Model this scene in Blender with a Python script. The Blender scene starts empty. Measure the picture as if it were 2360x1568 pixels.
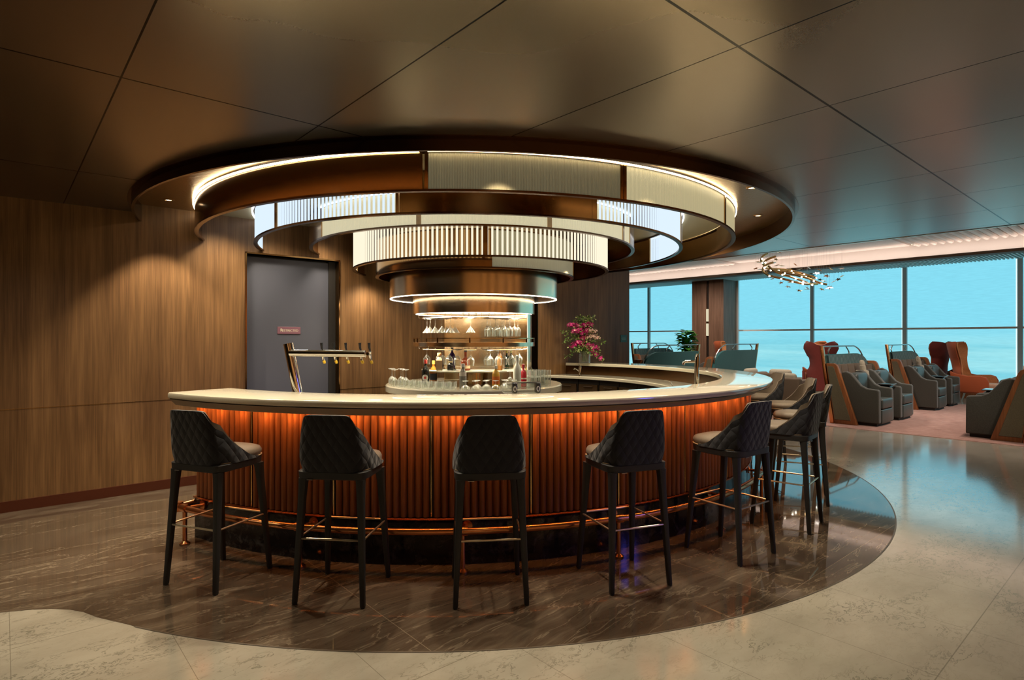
import bpy, bmesh, math, random
from mathutils import Vector, Matrix
PI = math.pi
sc = bpy.context.scene
random.seed(7)

# ------------------------------------------------------------------ camera, world, exposure
cam_data = bpy.data.cameras.new('camera')
cam_data.sensor_width = 36.0
cam_data.lens = 36.0 * 1350 / 2360
cam_data.shift_y = -4 / 2360
cam_data.clip_start = 0.05
cam = bpy.data.objects.new('camera', cam_data)
sc.collection.objects.link(cam)
cam.location = (0, 0, 1.5)
cam.rotation_euler = (PI / 2, 0, 0)
sc.camera = cam
sc.view_settings.view_transform = 'Standard'
sc.view_settings.look = 'None'
sc.view_settings.gamma = 1
sc.view_settings.use_curve_mapping = False
sc.view_settings.exposure = 0.0
wd = bpy.data.worlds.new('sky')
sc.world = wd
wd.use_nodes = True
wd.node_tree.nodes['Background'].inputs[0].default_value = (0.30, 0.75, 0.90, 1)
wd.node_tree.nodes['Background'].inputs[1].default_value = 0.6
try:
    sc.cycles.max_bounces = 10
    sc.cycles.diffuse_bounces = 4
    sc.cycles.glossy_bounces = 6
    sc.cycles.transmission_bounces = 8
    sc.cycles.transparent_max_bounces = 12
    sc.cycles.caustics_reflective = False
    sc.cycles.caustics_refractive = False
    sc.cycles.sample_clamp_indirect = 4
    sc.cycles.blur_glossy = 0.6
except Exception:
    pass

# room axes: s runs from the wall end towards the windows, t runs from the camera to the panelled wall
EA = math.radians(41.05)
E2 = Vector((math.cos(EA), math.sin(EA), 0))
E1 = Vector((-math.sin(EA), math.cos(EA), 0))
def W(s, t, z=0.0):
    return E2 * s + E1 * t + Vector((0, 0, z))
TW = 6.66        # panelled wall
SWE = 8.64       # its end
SWIN = 18.6      # window plane
SCE = 8.2        # edge of the low ceiling
ZC = 2.72
BC = Vector((-0.56, 7.075, 0))   # bar centre
LC = Vector((-0.45, 6.87, 0))    # ring lamp centre

# lights ----------------------------------------------------------------------------------
def spot(loc, power, color, size=60, blend=0.6, rad=0.03, aim=None):
    l = bpy.data.lights.new('spot_light', 'SPOT')
    l.energy = power; l.color = color; l.spot_size = math.radians(size); l.spot_blend = blend
    l.shadow_soft_size = rad
    o = bpy.data.objects.new('spot_light', l); sc.collection.objects.link(o)
    o.location = loc
    d = (Vector(aim) - Vector(loc)) if aim else Vector((0, 0, -1))
    o.rotation_euler = d.to_track_quat('-Z', 'Y').to_euler()
    return o
WARM = (1.0, 0.80, 0.52)
GOLD = (1.0, 0.86, 0.63)
RING_ANG = [-13.5, -36.7, -59.9, -83.1, -106.3, -129.6, -152.8]
def rp(r, a, z, c=(-0.45, 6.87)):
    return (c[0] + r*math.cos(math.radians(a)), c[1] + r*math.sin(math.radians(a)), z)
for a in RING_ANG:      # the ring of recessed spots over the stools
    spot(rp(3.13, a, 2.78, (-0.44, 6.93)), 125, (1.0, 0.84, 0.62), 84, 0.45, 0.03)
# unseen spots added inside the rings to warm the wall, worktops and display
for r, a, p_ in [(2.62, 180, 70), (2.62, -158, 70), (2.62, -135, 60), (2.62, -110, 55), (2.62, -85, 50), (2.62, -60, 50), (2.62, -35, 55), (2.62, -10, 60), (2.62, 15, 60), (2.62, 38, 60)]:
    spot(rp(r, a, 2.77), p_*1.3, GOLD, 130, 0.9, 0.10)
for r, a, p_ in [(2.08, 178, 90), (2.08, -160, 60), (2.08, 30, 70), (2.08, 60, 70), (1.68, 150, 90), (1.68, 110, 80), (1.68, 75, 70), (1.68, -170, 60)]:
    q = rp(r, a, 2.76)
    if Vector(q).dot(E1) < TW - 0.15: spot(q, p_*1.3, GOLD, 140, 0.9, 0.10)
for r, a in [(1.25, 170), (1.25, -150), (1.25, 20), (1.25, -30), (1.25, 95)]:
    q = rp(r, a, 2.2)
    if Vector(q).dot(E1) < TW - 0.15: spot(q, 40, GOLD, 140, 0.9, 0.08)
def point(loc, power, color, rad=0.04):
    l = bpy.data.lights.new('display_light', 'POINT'); l.energy = power; l.color = color; l.shadow_soft_size = rad
    o = bpy.data.objects.new('display_light', l); sc.collection.objects.link(o); o.location = loc
for a in (-150, -90, -35, 30, 100):
    spot(rp(0.60, a, 1.762, (-0.44, 6.80)), 22, (1.0, 0.86, 0.6), 150, 0.8, 0.03)
    spot(rp(0.60, a+20, 1.40, (-0.44, 6.80)), 18, (1.0, 0.86, 0.6), 150, 0.8, 0.03)
# recessed ceiling spots over the walkway and behind the camera
for (s, t, e) in [(-1.5, 2.2, 22), (1.0, 0.6, 44), (3.4, 0.6, 42), (5.8, 0.6, 44), (-3.2, 4.3, 16), (0.6, -2.2, 34), (4.0, -2.4, 34), (6.9, 3.4, 46), (0.3, 4.9, 75), (-1.6, 4.9, 75), (-3.6, 4.7, 45)]:
    p = W(s, t)
    spot((p.x, p.y, 2.70), e*(1.5 if t > 4.5 else 0.86), (1.0, 0.84, 0.6), 152 if t > 4.5 else 115, 0.8, 0.18)
for k in range(8):      # spots added to light the unseen wall behind the camera for reflections
    p = W(-7 + 2.1*k, -4.3); spot((p.x, p.y, 2.68), 250, WARM, 120, 0.8, 0.05, W(-7 + 2.1*k, -5.0, 1.3))
for (s, t) in [(11.6, 1.8), (14.8, 2.0), (12.3, 5.8), (15.5, 6.0), (12.0, 9.3), (13.2, -1.0)]:  # spots without fittings, added to warm the lounge carpet and seats
    p = W(s, t)
    spot((p.x, p.y, 3.65), 320, (1.0, 0.84, 0.74), 120, 0.8, 0.2)
for (s, t) in [(14.6, 10.6), (14.4, 8.2)]:  # added spots aimed at the window pillar to brighten its front
    p = W(s, t); spot((p.x, p.y, 3.7), 320, (1.0, 0.82, 0.68), 60, 0.9, 0.1, W(17.7, 10.4, 1.4))
for (s, t, aim) in [(9.2, 1.6, (11.2, 3.6, 0.6)), (9.4, 4.2, (12.4, 5.6, 0.5)), (8.9, -0.6, (11.2, 1.5, 0.6)), (9.6, 7.6, (12.4, 7.6, 0.6))]:  # added spots that lift the seat sides facing the camera
    p = W(s, t); spot((p.x, p.y, 3.7), 200, (1.0, 0.86, 0.72), 70, 0.9, 0.2, W(*aim))
# amber modules tucked under the bar top all the way round
for k in range(43):
    a = -122 + 4.0*k; r = 3.22 + 0.055
    spot((-0.59 + r*math.cos(math.radians(a)), 7.09 + r*math.sin(math.radians(a)), 1.025), 2.4, (1.0, 0.36, 0.09), 130, 0.9, 0.02)
# unseen blue spot added across the walkway to tint the right of the bar
p = W(5.6, -2.6); spot((p.x, p.y, 2.3), 120, (0.12, 0.12, 1.0), 25, 0.8, 0.4, (1.95, 3.65, 1.05))

# ------------------------------------------------------------------ mesh helpers
class MB:
    def __init__(self):
        self.v = []; self.f = []; self.uv = None
    def add(self, vs, fs):
        n = len(self.v)
        self.v += [tuple(p) for p in vs]
        self.f += [tuple(i + n for i in q) for q in fs]
        return self
    def box(self, x0, y0, z0, x1, y1, z1, M=None):
        vs = [Vector(p) for p in [(x0,y0,z0),(x1,y0,z0),(x1,y1,z0),(x0,y1,z0),(x0,y0,z1),(x1,y0,z1),(x1,y1,z1),(x0,y1,z1)]]
        if M: vs = [M @ p for p in vs]
        return self.add(vs, [(0,3,2,1),(4,5,6,7),(0,1,5,4),(1,2,6,5),(2,3,7,6),(3,0,4,7)])
    def sbox(self, s0, t0, z0, s1, t1, z1):
        vs = [W(*p) for p in [(s0,t0,z0),(s1,t0,z0),(s1,t1,z0),(s0,t1,z0),(s0,t0,z1),(s1,t0,z1),(s1,t1,z1),(s0,t1,z1)]]
        return self.add(vs, [(0,3,2,1),(4,5,6,7),(0,1,5,4),(1,2,6,5),(2,3,7,6),(3,0,4,7)])
    def rbox(self, x0, y0, z0, x1, y1, z1, r=0.01, seg=3, M=None):
        bm = bmesh.new()
        bmesh.ops.create_cube(bm, size=1)
        for v in bm.verts:
            v.co = Vector(((x0+x1)/2 + v.co.x*(x1-x0), (y0+y1)/2 + v.co.y*(y1-y0), (z0+z1)/2 + v.co.z*(z1-z0)))
        bmesh.ops.bevel(bm, geom=bm.edges[:], offset=r, segments=seg, affect='EDGES', profile=0.5)
        return self.bm(bm, M)
    def bm(self, bm, M=None):
        bm.verts.index_update()
        vs = [(M @ v.co if M else v.co.copy()) for v in bm.verts]
        fs = [[v.index for v in f.verts] for f in bm.faces]
        bm.free()
        return self.add(vs, fs)
    def prism(self, a, b):
        n = len(a)
        fs = [tuple(range(n))[::-1], tuple(range(n, 2*n))] + [(i, (i+1) % n, n+(i+1) % n, n+i) for i in range(n)]
        return self.add(list(a)+list(b), fs)
    def bprism(self, poly, axis, d0, d1, r=0.01, seg=2, M=None):
        """polygon of (u, v) extruded along an axis and bevelled"""
        def P(u, v, d):
            return {'x': (d, u, v), 'y': (u, d, v), 'z': (u, v, d)}[axis]
        bm = bmesh.new()
        a = [bm.verts.new(P(u, v, d0)) for u, v in poly]
        b = [bm.verts.new(P(u, v, d1)) for u, v in poly]
        n = len(poly)
        bm.faces.new(a[::-1]); bm.faces.new(b)
        for i in range(n):
            bm.faces.new((a[i], a[(i+1) % n], b[(i+1) % n], b[i]))
        bmesh.ops.recalc_face_normals(bm, faces=bm.faces[:])
        es = [e for e in bm.edges if len(e.link_faces) == 2 and e.calc_face_angle(0) > 0.7]
        if r > 0:
            bmesh.ops.bevel(bm, geom=es, offset=r, segments=seg, affect='EDGES', profile=0.5)
        return self.bm(bm, M)
    def tube(self, path, r, n=10, closed=False, flat=None):
        P = [Vector(p) for p in path]; m = len(P)
        vs = []; up = None
        for i in range(m):
            if closed: d = P[(i+1) % m] - P[i-1]
            else: d = P[min(i+1, m-1)] - P[max(i-1, 0)]
            d.normalize()
            if up is None:
                up = Vector((0, 0, 1)) if abs(d.z) < 0.9 else Vector((1, 0, 0))
            side = d.cross(up)
            if side.length < 1e-4: side = d.cross(Vector((0, 1, 0)))
            side.normalize(); up = side.cross(d).normalized()
            rr = r[i] if isinstance(r, (list, tuple)) else r
            for k in range(n):
                a = 2*PI*k/n
                vs.append(P[i] + side*math.cos(a)*rr + up*math.sin(a)*rr*(flat or 1))
        fs = []
        for i in range(m if closed else m-1):
            j = (i+1) % m
            for k in range(n):
                l = (k+1) % n
                fs.append((i*n+k, j*n+k, j*n+l, i*n+l))
        if not closed:
            fs.append(tuple(range(n))); fs.append(tuple((m-1)*n+k for k in range(n))[::-1])
        return self.add(vs, fs)
    def lathe(self, prof, c=(0, 0, 0), n=24, M=None):
        c = Vector(c); vs = []; rows = []
        for r, z in prof:
            if r < 1e-6:
                rows.append([len(vs)]); vs.append(c + Vector((0, 0, z)))
            else:
                rows.append(list(range(len(vs), len(vs)+n)))
                vs += [c + Vector((r*math.cos(2*PI*k/n), r*math.sin(2*PI*k/n), z)) for k in range(n)]
        fs = []
        for a, b in zip(rows, rows[1:]):
            for k in range(n):
                l = (k+1) % n
                if len(a) == 1 and len(b) == 1: continue
                if len(a) == 1: fs.append((a[0], b[l], b[k]))
                elif len(b) == 1: fs.append((a[k], a[l], b[0]))
                else: fs.append((a[k], a[l], b[l], b[k]))
        if M: vs = [M @ p for p in vs]
        return self.add(vs, fs)
    def arc(self, c, r0, r1, z0, z1, a0, a1, n=64):
        """annular bar between two angles (degrees)"""
        vs = []
        for i in range(n+1):
            a = math.radians(a0 + (a1-a0)*i/n); ca, sa = math.cos(a), math.sin(a)
            for r, z in ((r0, z0), (r1, z0), (r1, z1), (r0, z1)):
                vs.append((c[0]+r*ca, c[1]+r*sa, z))
        fs = [(0, 1, 2, 3), (4*n+3, 4*n+2, 4*n+1, 4*n)]
        for i in range(n):
            for k in range(4):
                l = (k+1) % 4
                fs.append((4*i+k, 4*(i+1)+k, 4*(i+1)+l, 4*i+l))
        return self.add(vs, fs)
    def arcprof(self, c, prof, a0, a1, n=64):
        """closed (r, z) profile swept between two angles"""
        m = len(prof); vs = []
        for i in range(n+1):
            a = math.radians(a0 + (a1-a0)*i/n); ca, sa = math.cos(a), math.sin(a)
            vs += [(c[0]+r*ca, c[1]+r*sa, z) for r, z in prof]
        fs = [tuple(range(m)), tuple(n*m+k for k in range(m))[::-1]]
        for i in range(n):
            for k in range(m):
                l = (k+1) % m
                fs.append((m*i+k, m*(i+1)+k, m*(i+1)+l, m*i+l))
        return self.add(vs, fs)
    def grid(self, pts, thick=None):
        """rows of points; thick offsets along the surface normal to close a shell"""
        R = len(pts); K = len(pts[0])
        if thick is None:
            vs = [p for row in pts for p in row]
            fs = [(i*K+j, i*K+j+1, (i+1)*K+j+1, (i+1)*K+j) for i in range(R-1) for j in range(K-1)]
            return self.add(vs, fs)
        N = [[None]*K for _ in range(R)]
        for i in range(R):
            for j in range(K):
                du = Vector(pts[i][min(j+1, K-1)]) - Vector(pts[i][max(j-1, 0)])
                dv = Vector(pts[min(i+1, R-1)][j]) - Vector(pts[max(i-1, 0)][j])
                nn = du.cross(dv); N[i][j] = nn.normalized() if nn.length > 1e-9 else Vector((0, 0, 0))
        vs = [Vector(pts[i][j]) for i in range(R) for j in range(K)]
        vs += [Vector(pts[i][j]) + N[i][j]*thick for i in range(R) for j in range(K)]
        o = R*K; fs = []
        for i in range(R-1):
            for j in range(K-1):
                a, b, c, d = i*K+j, i*K+j+1, (i+1)*K+j+1, (i+1)*K+j
                fs += [(a, d, c, b), (o+a, o+b, o+c, o+d)]
        for j in range(K-1):
            fs += [(j, j+1, o+j+1, o+j), ((R-1)*K+j+1, (R-1)*K+j, o+(R-1)*K+j, o+(R-1)*K+j+1)]
        for i in range(R-1):
            fs += [((i+1)*K, i*K, o+i*K, o+(i+1)*K), (i*K+K-1, (i+1)*K+K-1, o+(i+1)*K+K-1, o+i*K+K-1)]
        return self.add(vs, fs)
    def build(self, name, mat, parent=None, smooth=True, angle=35, fix=True):
        me = bpy.data.meshes.new(name)
        me.from_pydata(self.v, [], self.f)
        if fix:
            bm = bmesh.new(); bm.from_mesh(me)
            bmesh.ops.recalc_face_normals(bm, faces=bm.faces[:])
            bm.to_mesh(me); bm.free()
        if smooth:
            me.polygons.foreach_set('use_smooth', [True]*len(me.polygons))
            me.set_sharp_from_angle(angle=math.radians(angle))
        me.materials.append(mat)
        me.update()
        o = bpy.data.objects.new(name, me)
        sc.collection.objects.link(o)
        if parent: o.parent = parent
        return o

def tag(o, label=None, cat=None, group=None, kind=None):
    if label: o['label'] = label
    if cat: o['category'] = cat
    if group: o['group'] = group
    if kind: o['kind'] = kind
    return o
def thing(name, label, cat, loc=(0, 0, 0), rz=0.0, group=None):
    o = bpy.data.objects.new(name, None); sc.collection.objects.link(o)
    o.empty_display_size = 0.1
    o.location = loc; o.rotation_euler = (0, 0, rz)
    return tag(o, label, cat, group)
def struct(o):
    o['kind'] = 'structure'; return o
def copy_tree(o, parent=None):
    c = o.copy(); sc.collection.objects.link(c); c.parent = parent
    for ch in list(o.children): copy_tree(ch, c)
    return c
def dup(o, loc, rz=None, label=None, group=None, scale=None):
    c = copy_tree(o); c.location = loc
    if rz is not None: c.rotation_euler = (0, 0, rz)
    if label: c['label'] = label
    if group: c['group'] = group
    if scale: c.scale = scale
    return c
def smoothpath(pts, n=6):
    P = [Vector(p) for p in pts]; out = []
    for i in range(len(P)-1):
        p0, p1, p2, p3 = P[max(i-1, 0)], P[i], P[i+1], P[min(i+2, len(P)-1)]
        for k in range(n):
            t = k/n
            out.append(0.5*((2*p1) + (p2-p0)*t + (2*p0-5*p1+4*p2-p3)*t*t + (3*p1-p0-3*p2+p3)*t**3))
    out.append(P[-1]); return out

# ------------------------------------------------------------------ materials
def mat(name, col=(0.5, 0.5, 0.5), rough=0.5, metal=0.0, emit=None, es=0.0, trans=0.0, ior=1.45, spec=0.5, coat=0.0, sheen=0.0, alpha=1.0, aniso=0.0):
    m = bpy.data.materials.new(name); m.use_nodes = True
    b = m.node_tree.nodes['Principled BSDF']
    b.inputs['Base Color'].default_value = (*col, 1)
    b.inputs['Roughness'].default_value = rough
    b.inputs['Metallic'].default_value = metal
    b.inputs['Transmission Weight'].default_value = trans
    b.inputs['IOR'].default_value = ior
    b.inputs['Specular IOR Level'].default_value = spec
    b.inputs['Coat Weight'].default_value = coat
    b.inputs['Sheen Weight'].default_value = sheen
    b.inputs['Alpha'].default_value = alpha
    b.inputs['Anisotropic'].default_value = aniso
    if emit:
        b.inputs['Emission Color'].default_value = (*emit, 1)
        b.inputs['Emission Strength'].default_value = es
    return m
def NT(m):
    return m.node_tree, m.node_tree.nodes['Principled BSDF']
def node(nt, typ, **kw):
    n = nt.nodes.new(typ)
    for k, v in kw.items():
        if k.startswith('i_'): n.inputs[k[2:].replace('_', ' ')].default_value = v
        else: setattr(n, k, v)
    return n
def coords(nt, scale=(1, 1, 1), rot=(0, 0, 0), kind='Object'):
    tc = node(nt, 'ShaderNodeTexCoord')
    mp = node(nt, 'ShaderNodeMapping')
    mp.inputs['Scale'].default_value = scale; mp.inputs['Rotation'].default_value = rot
    nt.links.new(tc.outputs[kind], mp.inputs[0])
    return mp.outputs[0]
def noise(nt, vec, scale=5, detail=4, rough=0.5, dist=0.0):
    n = node(nt, 'ShaderNodeTexNoise')
    n.inputs['Scale'].default_value = scale; n.inputs['Detail'].default_value = detail
    n.inputs['Roughness'].default_value = rough; n.inputs['Distortion'].default_value = dist
    if vec is not None: nt.links.new(vec, n.inputs['Vector'])
    return n.outputs[0]
def ramp(nt, fac, stops):
    r = node(nt, 'ShaderNodeValToRGB'); e = r.color_ramp.elements
    while len(e) < len(stops): e.new(0.5)
    for k, (p, c) in enumerate(stops):
        e[k].position = p; e[k].color = (*c, 1) if len(c) == 3 else c
    nt.links.new(fac, r.inputs[0]); return r.outputs[0]
def mathn(nt, op, a, b=None, c=None):
    n = node(nt, 'ShaderNodeMath', operation=op)
    for i, x in enumerate((a, b, c)):
        if x is None: continue
        if isinstance(x, (int, float)): n.inputs[i].default_value = x
        else: nt.links.new(x, n.inputs[i])
    return n.outputs[0]
def mix(nt, fac, a, b, typ='MIX'):
    n = node(nt, 'ShaderNodeMix', data_type='RGBA', blend_type=typ)
    for i, x in ((0, fac), (6, a), (7, b)):
        if isinstance(x, (int, float)): n.inputs[i].default_value = x
        elif isinstance(x, tuple): n.inputs[i].default_value = (*x, 1) if len(x) == 3 else x
        else: nt.links.new(x, n.inputs[i])
    return n.outputs[2]
def bump(nt, b, h, strength=0.3, dist=0.01):
    n = node(nt, 'ShaderNodeBump'); n.inputs['Strength'].default_value = strength; n.inputs['Distance'].default_value = dist
    nt.links.new(h, n.inputs['Height']); nt.links.new(n.outputs[0], b.inputs['Normal'])
def st_coords(nt):
    """world coordinates turned so that x runs along s and y along t"""
    tc = node(nt, 'ShaderNodeTexCoord')
    vr = node(nt, 'ShaderNodeVectorRotate', rotation_type='Z_AXIS'); vr.inputs['Angle'].default_value = -EA
    nt.links.new(tc.outputs['Object'], vr.inputs[0])
    sx = node(nt, 'ShaderNodeSeparateXYZ'); nt.links.new(vr.outputs[0], sx.inputs[0])
    return vr.outputs[0], sx.outputs[0], sx.outputs[1]
def joint(nt, x, off, step, w):
    a = mathn(nt, 'SUBTRACT', x, off - step/2)
    a = mathn(nt, 'FLOORED_MODULO', a, step)
    a = mathn(nt, 'SUBTRACT', a, step/2)
    a = mathn(nt, 'ABSOLUTE', a)
    return mathn(nt, 'LESS_THAN', a, w)

def wood(name, dark, light, rough=0.42, sx=26, sz=0.55):
    m = mat(name, rough=rough, spec=0.35); nt, b = NT(m)
    v = coords(nt, (sx, sx, sz)); v2 = coords(nt, (3.2, 3.2, 0.35)); v3 = coords(nt, (110, 110, 3))
    f = noise(nt, v, 1.0, 5, 0.6, 0.4); g = noise(nt, v2, 1.6, 3, 0.5, 1.2); h = noise(nt, v3, 1.0, 2, 0.5)
    x = mathn(nt, 'ADD', mathn(nt, 'MULTIPLY', f, 0.5), mathn(nt, 'MULTIPLY', g, 0.5))
    x = mathn(nt, 'ADD', x, mathn(nt, 'MULTIPLY', mathn(nt, 'SUBTRACT', h, 0.5), 0.35))
    c = ramp(nt, x, [(0.33, dark), (0.68, light)])
    nt.links.new(c, b.inputs['Base Color'])
    bump(nt, b, f, 0.08, 0.002)
    return m
M = {}
M['wall_wood'] = wood('walnut_veneer', (0.095, 0.046, 0.018), (0.235, 0.125, 0.052))
M['cab_door'] = mat('bronze_cabinet_door', (0.10, 0.062, 0.032), 0.4, 0.6)
M['wood_trim'] = wood('teak_trim', (0.16, 0.055, 0.018), (0.30, 0.115, 0.04))
M['wood_pillar'] = wood('dark_veneer', (0.10, 0.052, 0.032), (0.20, 0.115, 0.075), 0.5)
M['red_wood'] = wood('fluted_timber', (0.17, 0.055, 0.020), (0.32, 0.115, 0.040), 0.33, 40, 0.8)
M['skirting'] = mat('skirting_metal', (0.10, 0.028, 0.014), 0.35, 0.4)

# brushed bronze ceiling panels with shadow gaps
m = mat('bronze_panels', (0.27, 0.19, 0.10), 0.3, 1.0); nt, b = NT(m)
vec, cs, ct = st_coords(nt)
j = mathn(nt, 'MAXIMUM', joint(nt, cs, 0.42, 0.95, 0.004), joint(nt, ct, 1.225, 2.04, 0.006))
n_ = noise(nt, vec, 0.7, 2, 0.5)
c = ramp(nt, n_, [(0.3, (0.205, 0.165, 0.108)), (0.7, (0.245, 0.198, 0.132))])
nt.links.new(mix(nt, j, c, (0.004, 0.003, 0.002)), b.inputs['Base Color'])
nt.links.new(mathn(nt, 'SUBTRACT', 1.0, mathn(nt, 'MULTIPLY', j, 0.85)), b.inputs['Specular IOR Level'])
nt.links.new(mathn(nt, 'ADD', mathn(nt, 'MULTIPLY', noise(nt, vec, 260, 1, 0.5), 0.06), 0.205), b.inputs['Roughness'])
bump(nt, b, mathn(nt, 'MULTIPLY', j, -1), 0.4, 0.004)
nt.links.new(mathn(nt, 'MULTIPLY', mathn(nt, 'SUBTRACT', 1.0, j), 0.6), b.inputs['Coat Weight']); nt.links.new(mathn(nt, 'SUBTRACT', 1.0, j), b.inputs['Metallic']); b.inputs['Coat Roughness'].default_value = 0.36; b.inputs['Coat IOR'].default_value = 1.6
M['ceiling'] = m
m = mat('hammered_bronze', (0.42, 0.27, 0.12), 0.28, 0.95); nt, b = NT(m)
bump(nt, b, noise(nt, coords(nt), 45, 2, 0.5), 0.5, 0.006)
M['hammered'] = m
M['bronze'] = mat('polished_bronze', (0.40, 0.235, 0.10), 0.17, 1.0, aniso=0.4)
M['bronze_dark'] = mat('dark_bronze', (0.14, 0.075, 0.035), 0.2, 1.0)
M['bronze_mirror'] = mat('bronze_mirror', (0.86, 0.67, 0.43), 0.2, 1.0)
M['brass'] = mat('brass', (0.72, 0.50, 0.22), 0.2, 1.0)
M['copper'] = mat('copper_tube', (0.75, 0.33, 0.14), 0.24, 1.0)
M['chrome'] = mat('chrome', (0.80, 0.78, 0.74), 0.07, 1.0)
M['steel'] = mat('brushed_steel', (0.55, 0.53, 0.50), 0.3, 1.0)
M['black'] = mat('black_gloss', (0.012, 0.012, 0.013), 0.25)
M['black_matt'] = mat('black_matt', (0.015, 0.013, 0.012), 0.6)
M['leg_dark'] = mat('charcoal_lacquer', (0.022, 0.022, 0.023), 0.5)
M['white'] = mat('white_plaster', (0.82, 0.76, 0.70), 0.7)
M['white_gloss'] = mat('white_lacquer', (0.75, 0.72, 0.66), 0.3)

# polished quartz top
m = mat('cream_quartz', (0.60, 0.54, 0.40), 0.07, coat=0.5); nt, b = NT(m)
c = ramp(nt, noise(nt, coords(nt), 90, 3, 0.6), [(0.3, (0.58, 0.53, 0.41)), (0.7, (0.63, 0.575, 0.45))])
nt.links.new(c, b.inputs['Base Color']); M['quartz'] = m

# pale limestone floor with thin grey veins
m = mat('pale_marble', (0.5, 0.45, 0.36), 0.12, spec=0.9, coat=0.6); nt, b = NT(m); b.inputs['Coat Roughness'].default_value = 0.10
vec, cs, ct = st_coords(nt)
mp = node(nt, 'ShaderNodeMapping'); mp.inputs['Scale'].default_value = (1, 1.9, 1); nt.links.new(vec, mp.inputs[0])
warp = node(nt, 'ShaderNodeTexNoise'); warp.inputs['Scale'].default_value = 5; warp.inputs['Detail'].default_value = 3
nt.links.new(mp.outputs[0], warp.inputs['Vector'])
ma = node(nt, 'ShaderNodeVectorMath', operation='MULTIPLY_ADD'); nt.links.new(warp.outputs['Color'], ma.inputs[0])
ma.inputs[1].default_value = (0.35, 0.35, 0.35); nt.links.new(mp.outputs[0], ma.inputs[2])
vn = noise(nt, ma.outputs[0], 7.5, 5, 0.62, 0.3)
vl = mathn(nt, 'SUBTRACT', 1.0, mathn(nt, 'MINIMUM', mathn(nt, 'MULTIPLY', mathn(nt, 'ABSOLUTE', mathn(nt, 'SUBTRACT', vn, 0.5)), 42), 1.0))
msk = ramp(nt, noise(nt, mp.outputs[0], 1.3, 3, 0.6, 0.8), [(0.44, (0.14, 0.14, 0.14)), (0.60, (1, 1, 1))])
vm = mathn(nt, 'MULTIPLY', vl, msk)
base = ramp(nt, noise(nt, mp.outputs[0], 2.2, 4, 0.6), [(0.3, (0.37, 0.335, 0.265)), (0.7, (0.47, 0.43, 0.345))])
c = mix(nt, mathn(nt, 'MULTIPLY', vm, 0.78), base, (0.12, 0.115, 0.085))
j = mathn(nt, 'MAXIMUM', joint(nt, cs, 4.99, 0.62, 0.0016), joint(nt, ct, 0.72, 1.5, 0.0025))
c = mix(nt, mathn(nt, 'MULTIPLY', j, 0.6), c, (0.14, 0.12, 0.09))
nt.links.new(c, b.inputs['Base Color'])
nt.links.new(mathn(nt, 'ADD', mathn(nt, 'MULTIPLY', noise(nt, vec, 1.5, 2), 0.08), 0.085), b.inputs['Roughness'])
M['marble_pale'] = m

# brown veined marble
m = mat('brown_marble', (0.12, 0.08, 0.05), 0.035, spec=0.8); nt, b = NT(m)
vec, cs, ct = st_coords(nt)
mp = node(nt, 'ShaderNodeMapping'); mp.inputs['Scale'].default_value = (0.42, 3.0, 1); mp.inputs['Rotation'].default_value = (0, 0, math.radians(20))
nt.links.new(vec, mp.inputs[0])
warp = node(nt, 'ShaderNodeTexNoise'); warp.inputs['Scale'].default_value = 1.1; warp.inputs['Detail'].default_value = 3
nt.links.new(vec, warp.inputs['Vector'])
ma = node(nt, 'ShaderNodeVectorMath', operation='MULTIPLY_ADD'); nt.links.new(warp.outputs['Color'], ma.inputs[0])
ma.inputs[1].default_value = (0.9, 0.9, 0.9); nt.links.new(mp.outputs[0], ma.inputs[2])
n1 = noise(nt, ma.outputs[0], 3.2, 8, 0.68, 0.5)
c = ramp(nt, n1, [(0.22, (0.046, 0.030, 0.019)), (0.45, (0.078, 0.054, 0.036)), (0.60, (0.112, 0.083, 0.057)), (0.78, (0.20, 0.155, 0.11))])
n2 = noise(nt, ma.outputs[0], 2.1, 5, 0.6, 0.3)
vl = mathn(nt, 'SUBTRACT', 1.0, mathn(nt, 'MINIMUM', mathn(nt, 'MULTIPLY', mathn(nt, 'ABSOLUTE', mathn(nt, 'SUBTRACT', n2, 0.52)), 70), 1.0))
c = mix(nt, mathn(nt, 'MULTIPLY', vl, 0.4), c, (0.34, 0.27, 0.19))
j = mathn(nt, 'MAXIMUM', joint(nt, cs, 3.4, 1.85, 0.0018), joint(nt, ct, 1.53, 1.85, 0.0018))
c = mix(nt, mathn(nt, 'MULTIPLY', j, 0.75), c, (0.26, 0.20, 0.14))
nt.links.new(c, b.inputs['Base Color']); M['marble_brown'] = m

m = mat('black_marble', (0.02, 0.02, 0.022), 0.12); nt, b = NT(m)
n1 = noise(nt, coords(nt), 9, 7, 0.7, 0.6)
nt.links.new(ramp(nt, n1, [(0.5, (0.012, 0.011, 0.012)), (0.72, (0.09, 0.085, 0.085))]), b.inputs['Base Color'])
M['black_marble'] = m

# carpet
m = mat('rose_carpet', (0.3, 0.14, 0.11), 0.95, sheen=0.3, spec=0.1); nt, b = NT(m)
vec, cs, ct = st_coords(nt)
mp = node(nt, 'ShaderNodeMapping'); mp.inputs['Scale'].default_value = (14, 3.0, 1); nt.links.new(vec, mp.inputs[0])
n1 = noise(nt, mp.outputs[0], 2.2, 5, 0.7)
nt.links.new(ramp(nt, n1, [(0.3, (0.17, 0.075, 0.06)), (0.5, (0.33, 0.17, 0.13)), (0.7, (0.46, 0.31, 0.25))]), b.inputs['Base Color'])
bump(nt, b, noise(nt, vec, 160, 2), 0.6, 0.01); M['carpet'] = m

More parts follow.
